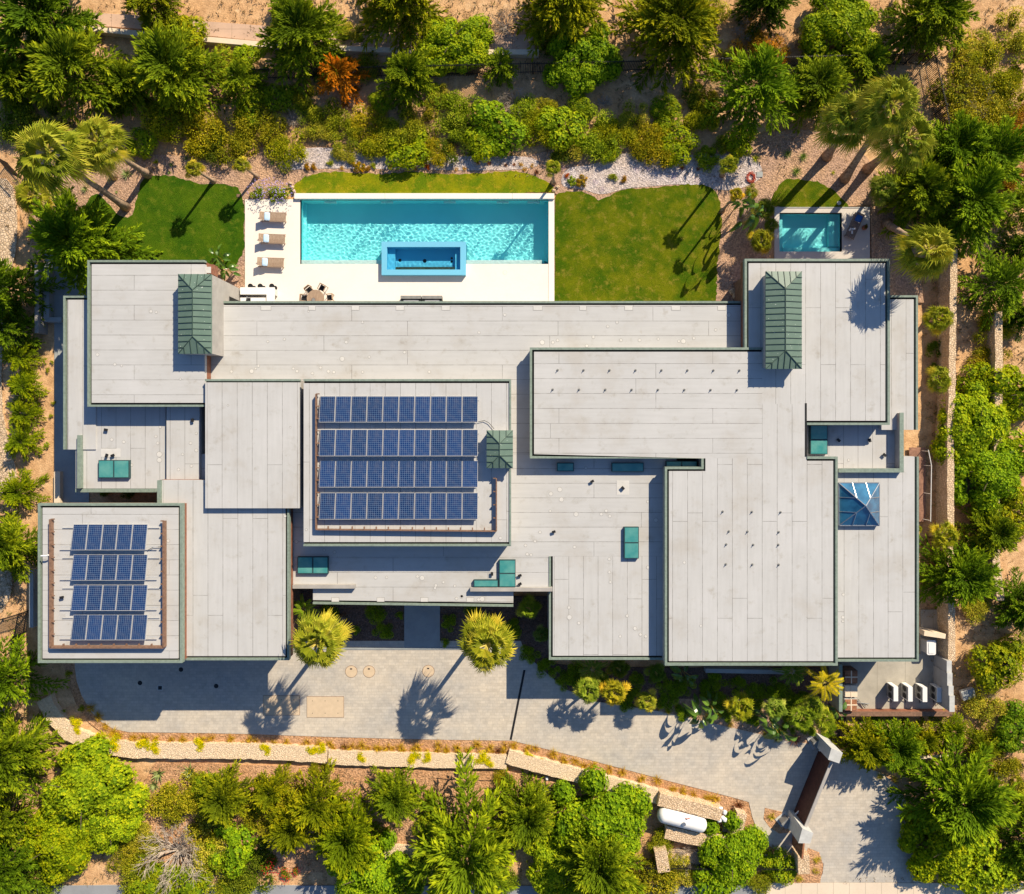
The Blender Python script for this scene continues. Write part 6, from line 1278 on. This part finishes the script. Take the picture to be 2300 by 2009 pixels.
# ---------------------------------------------------------------- service yard
a = W(1885, 1600); b = W(2128, 1484); mb = MB(); mb.box(a.x, a.y, -.3, b.x, b.y+.5, .02); o = mb.build('yard_floor', M['yard']); o['kind'] = 'structure'
def yardwall(x0, y0, x1, y1, h, label, mat='stucco', cap=None):
    a = W(x0, y1, h); b = W(x1, y0, h); e = empty('yard_wall', ((a.x+b.x)/2, (a.y+b.y)/2, 0), label, 'wall'); mb = MB(); mb.box(a.x, a.y, -.1, b.x, b.y, h-.05); part(mb, 'body', M[mat], e)
    mb = MB(); mb.box(a.x-.01, a.y-.01, h-.05, b.x+.01, b.y+.01, h); part(mb, 'cap', M[cap or mat], e)
yardwall(1885, 1493, 1892, 1599, 1.7, 'left wall of the service yard with a greenish metal cap', 'stucco', 'coping')
yardwall(1885, 1599.5, 2143, 1609, 0.6, 'long front wall of the service yard with a brown and grey top', 'cedar', 'timber')
for i, (x0, y0, x1, y1, h) in enumerate([(2127,1485,2137.5,1512,1.6),(2128,1512.5,2139,1541,1.72),(2131,1541.5,2141.5,1563,1.84),(2133,1563.5,2144,1599,1.96)]):
    yardwall(x0, y0, x1, y1, h, '%s step from the top of the stepped pale wall of the service yard' % ORD[i], 'stucco', 'lightgrey')
for i, (x, y) in enumerate([(2012.4,1559.5),(2045,1560),(2077.7,1561),(2110,1561.5)]):
    hh = 1.0; c = W(x, y, hh); w2, d2 = .165, .53; e = empty('air_conditioner', (c.x, c.y, 0), '%s upright outdoor air conditioning unit from the left in the service yard' % ORD[i], 'air conditioner', 'air conditioning units in the service yard')
    mb = MB(); mb.box(-w2,-d2,.08,w2,d2,hh); mb.build('casing', M['white'], e)
    mb = MB(); mb.box(-w2-.012,-d2+.06,.14,-w2-.001,d2-.06,hh-.06); mb.build('grille', M['grey'], e)
    for s in (-.26,.26): mb = MB(); mb.tube([(-w2-.03,s,.55),(-w2-.013,s,.55)], .21, 18); mb.build('fan', M['dark'], e)
    for s in (-1,1): mb = MB(); mb.box(-w2,s*.4-.03,0,w2,s*.4+.03,.079); mb.build('foot', M['dark'], e)
    mb = MB(); mb.tube([(0,-d2,.35),(.05,-d2-.15,.2),(.2,-d2-.45,.05)], .025, 6); mb.build('refrigerant_pipe', M['dark'], e)
for x0, y0, x1, y1, h, top, lb, mt in [(1898,1507,1927,1536,1.1,'rust','dark rusty crate in the upper corner of the service yard','timber'),(1898,1540,1927,1567,1.0,'creamwall','cream crate between two rusty ones in the service yard','lightgrey'),(1898,1571,1926,1597,1.0,'rust','orange rust-stained crate in the lower corner of the yard','lightgrey')]:
    a = W(x0, y1, h); b = W(x1, y0, h); e = empty('crate', ((a.x+b.x)/2, (a.y+b.y)/2, 0), lb, 'crate', 'crates in the service yard'); hw = (b.x-a.x)/2; hd = (b.y-a.y)/2
    mb = MB(); mb.box(-hw,-hd,.02,hw,hd,h-.06); mb.build('body', M[mt], e); mb = MB(); mb.box(-hw+.03,-hd+.03,h-.059,hw-.03,hd-.03,h-.02); mb.build('lid', M[top], e)
    mb = MB(); mb.box(-.04,-hd,h-.019,.04,hd,h); mb.box(-hw,-.04,h-.018,-.041,.04,h-.001); mb.box(.041,-.04,h-.018,hw,.04,h-.001); mb.build('batten', M['creamwall'], e)
c = W(1940, 1582, .3)
for k in range(4):
    mb = MB(); mb.bar((-.35,.12-k*.07,.03+.02*k), (.30,-.28+k*.16,.14+.1*k), .05, .03); o = mb.build('plank', M['lightgrey' if k % 2 else 'dark']); o.location = (c.x, c.y, 0); o.rotation_euler[2] = -.35
    tag(o, ['lowest plank of the small pile in the service yard','second plank from the ground in the yard pile','third plank from the ground in the yard pile','topmost plank of the small pile in the service yard'][k], 'plank', 'planks piled in the service yard')
# white tub east of the house
c = W(2088, 1453, .6); e = empty('white_bin', (c.x, c.y, 0), 'white rounded bin with a bluish lid corner beside the east wall', 'bin')
def rbox(mb, hx, hy, z0, z1, rad, n=5):
    pl = []
    for sx, sy, a0 in ((1,1,0),(-1,1,90),(-1,-1,180),(1,-1,270)):
        for k in range(n+1): a = math.radians(a0+90*k/n); pl.append((sx*(hx-rad)+math.cos(a)*rad, sy*(hy-rad)+math.sin(a)*rad))
    mb.prism(pl, z0, z1)
mb = MB(); rbox(mb, .30, .50, 0, .75, .1); mb.build('body', M['lightgrey'], e); mb = MB(); rbox(mb, .33, .54, .75, .82, .12); mb.build('lid', M['white'], e)
mb = MB(); rbox(mb, .22, .42, .82, .85, .08); mb.build('lid_panel', M['white'], e); mb = MB(); mb.bar((-.2,.52,.78),(.2,.52,.78),.04,.04); mb.build('handle', M['grey'], e)
wall_line('garden_wall', [(2076,1423),(2124,1430)], .35, 1.2, M['creamwall'], 'pale slanting wall above the white rounded bin')
# timber walk and rail at the east side
a = W(2063, 1172, .1); b = W(2079, 1005, .1); e = empty('timber_walk', ((a.x+b.x)/2, (a.y+b.y)/2, 0), 'reddish timber walk along the east roof edge', 'boardwalk'); n = 40
dk = M['rust']; mb = MB()
for k in range(n): y = a.y+(b.y-a.y)*k/n; mb.box(a.x-.7, y, .05, b.x, y+(b.y-a.y)/n-.015, .1)
part(mb, 'boards', plain('red_deck_boards', (.36,.19,.13), .8, 0, .3, 5), e)
mb = MB(); mb.box(a.x-.6, a.y+.05, 0, a.x-.5, b.y-.05, .05); part(mb, 'joist', M['timber'], e)
e = empty('hand_rail', W(2090, 1172), 'thin pale metal rail bent at its top beside the timber walk', 'rail')
mb = MB(); mb.tube([W(2085,1011,1.0), W(2092,1046,1.0)], .03, 8); mb.tube([W(2092,1046,1.0), W(2090,1172,1.0)], .03, 8); part(mb, 'tube', M['white'], e)
for x, y in ((2086,1014),(2092,1047),(2091,1110),(2090,1170)): q = W(x, y, 1.0); mb = MB(); mb.box(q.x-.02, q.y-.02, 0, q.x+.02, q.y+.02, .97); part(mb, 'post', M['white'], e)
# ---------------------------------------------------------------- timber-capped garden wall and the driveway gate
wall_line('garden_wall', [(1888,1703),(2010,1700),(2132,1697)], .42, .8, M['creamwall'], 'long pale garden wall with a reddish cap right of the gate')
mb = MB(); a = W(1890, 1701, 1.0); b = W(2140, 1692, 1.0); mb.bar((a.x, a.y-.02, .84), (b.x, b.y-.06, .84), .16, .06); tag(mb.build('plank', M['rust']), 'reddish timber board lying on the pale garden wall', 'board')
g0 = W(1868, 1712, 2.0); g1 = W(1806, 1866, 2.0)
e = empty('driveway_gate', ((g0.x+g1.x)/2, (g0.y+g1.y)/2, 0), 'long dark red-brown driveway gate with a grey top rail', 'gate')
mb = MB(); mb.bar((g0.x,g0.y,1.0), (g1.x,g1.y,1.0), .10, 1.9); part(mb, 'panel', plain('dark_cedar', (.10,.035,.025), .6, 0, .3, 4), e)
mb = MB(); mb.bar((g0.x,g0.y,1.99), (g1.x,g1.y,1.99), .22, .07); part(mb, 'top_rail', M['stucco'], e)
def pillar(pts_top, h, zb, shift, label):
    top = [W(x, y, h) for x, y in pts_top]; e = empty('gate_pillar', (sum(p.x for p in top)/4, sum(p.y for p in top)/4, 0), label, 'pillar', 'concrete gate pillars')
    mb = MB(); lo = [Vector((p.x, p.y, zb)) for p in top]; mb.add([tuple(p) for p in top]+[tuple(p) for p in lo], [(0,1,2,3),(0,4,5,1),(1,5,6,2),(2,6,7,3),(3,7,4,0)]); part(mb, 'shaft', M['lightgrey'], e)
    c = sum(top, Vector())/4; t2 = [c+(p-c)*1.03 for p in top]; mb = MB(); mb.add([(p.x,p.y,h+.04) for p in t2]+[(p.x,p.y,h+.002) for p in t2], [(0,1,2,3),(0,4,5,1),(1,5,6,2),(2,6,7,3),(3,7,4,0)]); part(mb, 'cap', M['white'] if False else M['lightgrey'], e)
pillar([(1867,1681),(1892,1691),(1884,1714),(1860,1706)][::-1], 2.5, 0, 0, 'upper concrete gate pillar with branch shadows on its pale top')
pillar([(1802,1861),(1826,1871),(1819,1894),(1793,1893)][::-1], 2.5, 0, 0, 'lower concrete gate pillar beside the mulch island')
def motor(x, y, ang, arm, label, g):
    c = W(x, y, .5); e = empty('gate_motor', (c.x, c.y, 0), label, 'gate motor', 'gate motors', ang)
    mb = MB(); mb.box(-.5,-.4,0,.5,.4,.08); mb.build('base_slab', M['lightgrey'], e)
    mb = MB(); rbox(mb, .32, .26, .08, .7, .06); mb.build('housing', M['grey'], e)
    mb = MB(); mb.tube([(.25,0,.45),(.5,.05,.5)], .16, 12); mb.build('drive', M['steel'], e)
    mb = MB(); mb.bar((.45,.05,.55), (.45+arm,.15,.6), .08, .08); mb.build('arm', M['white'], e)
motor(1765, 1848, math.radians(38), 1.2, 'gate motor on a pale slab beside the tiny triangular bed', 0)
motor(1835, 1672, math.radians(-62), 1.3, 'gate motor beside the upper gate pillar', 0)
mb = MB(); q0 = W(1806, 1894, 1.8); q1 = W(1802, 1930, 1.8); mb.bar((q0.x,q0.y,.9), (q1.x,q1.y,.9), .12, 1.8); tag(mb.build('steel_fin', M['rust']), 'dark rusty steel fin wall below the lower gate pillar', 'wall')
# ---------------------------------------------------------------- gas tank
e = empty('gas_tank', W(1530, 1838), 'white capsule gas tank lying between the tan stone walls', 'gas tank')
p0 = W(1490, 1830, .7); p1 = W(1573, 1851, .7); dd = (p1-p0).normalized(); mb = MB(); rad = .56; pts = []; rs = []
for k in range(7): a = math.pi/2*k/6; pts.append(p0-dd*(rad*.8*math.cos(a))); rs.append(max(.02, rad*math.sin(a)))
for k in range(7): a = math.pi/2*k/6; pts.append(p1+dd*(rad*.8*math.sin(a))); rs.append(max(.02, rad*math.cos(a)))
for q in pts: q.z = .72
mb.tube(pts, rs, 28); part(mb, 'shell', M['white'], e, smooth=True)
m_ = (p0+p1)/2; m_.z = 1.27; n_ = Vector((-dd.y, dd.x, 0))
mb = MB(); mb.disc((m_.x, m_.y), .14, 1.2, 1.36, 16); part(mb, 'dome_lid', M['steel'], e)
mb = MB(); q = m_+n_*.3; mb.tube([(q.x,q.y,1.1),(q.x+.2,q.y+.1,1.32),(q.x+.45,q.y+.1,1.2)], .03, 8); part(mb, 'valve_pipe', M['red'], e)
for q in (p0, p1): mb = MB(); mb.bar((q.x-n_.x*.4,q.y-n_.y*.4,.12), (q.x+n_.x*.4,q.y+n_.y*.4,.12), .18, .24); part(mb, 'saddle', M['grey'], e)
mb = MB(); a = W(1495, 1857, .5); b = W(1572, 1872, .5); mb.bar((a.x,a.y,.3), (b.x,b.y,.3), .2, .5); tag(mb.build('white_plank', M['white']), 'long white board leaning along the lower side of the gas tank', 'board')
for i, (x, y) in enumerate([(1619,1818),(1628,1826),(1624,1838),(1616,1843),(1628,1842)]):
    c = W(x, y, .8); mb = MB(); pillow(mb, 0, 0, 0, .34, .30, .30, 8); o = mb.build('white_boulder', M['white'], smooth=True); o.location = (c.x, c.y, .75); o.rotation_euler[2] = i*1.1
    tag(o, ['topmost white stone ball at the tank wall end','right upper white stone ball at the tank wall end','middle white stone ball at the tank wall end','lowest white stone ball at the tank wall end','right lower white stone ball at the tank wall end'][i], 'stone', 'white stone balls at the tank wall end')
a = W(1630, 1862); mb = MB(); mb.box(a.x-.3, a.y-.1, 0, a.x+.5, a.y+1.0, .25); tag(mb.build('utility_vault', M['grey']), 'grey concrete vault box inside the tank enclosure', 'box')
c = W(1228, 1748); mb = MB(); pillow(mb, 0, 0, .08, .22, .28, .2, 6); o = mb.build('white_boulder', M['white'], smooth=True); o.location = (c.x, c.y, 0); tag(o, 'single small white stone on red earth below the slanting wall', 'stone')
mb = MB(); mb.tube([W(x, y, .02) for x, y in [(980,1748),(1010,1752),(1045,1748),(1085,1754),(1130,1754),(1160,1756)]], .018, 6); tag(mb.build('irrigation_pipe', M['dark']), 'thin black irrigation pipe wandering over the red earth', 'pipe')
for x, y, s_, lb in [(2245,1740,.35,'small pale box lying right of the driveway trees'),(2262,455,.3,'small white box at the right edge among feathery trees'),(2176,1560,.5,'grey concrete block right of the stepped yard wall')]:
    c = W(x, y, .3); e = empty('box', (c.x, c.y, 0), lb, 'box', None, .3); mb = MB(); rbox(mb, s_, s_*.7, 0, .3, .04); mb.build('body', M['lightgrey'], e); mb = MB(); rbox(mb, s_*.9, s_*.6, .3, .33, .04); mb.build('lid', M['path'], e)
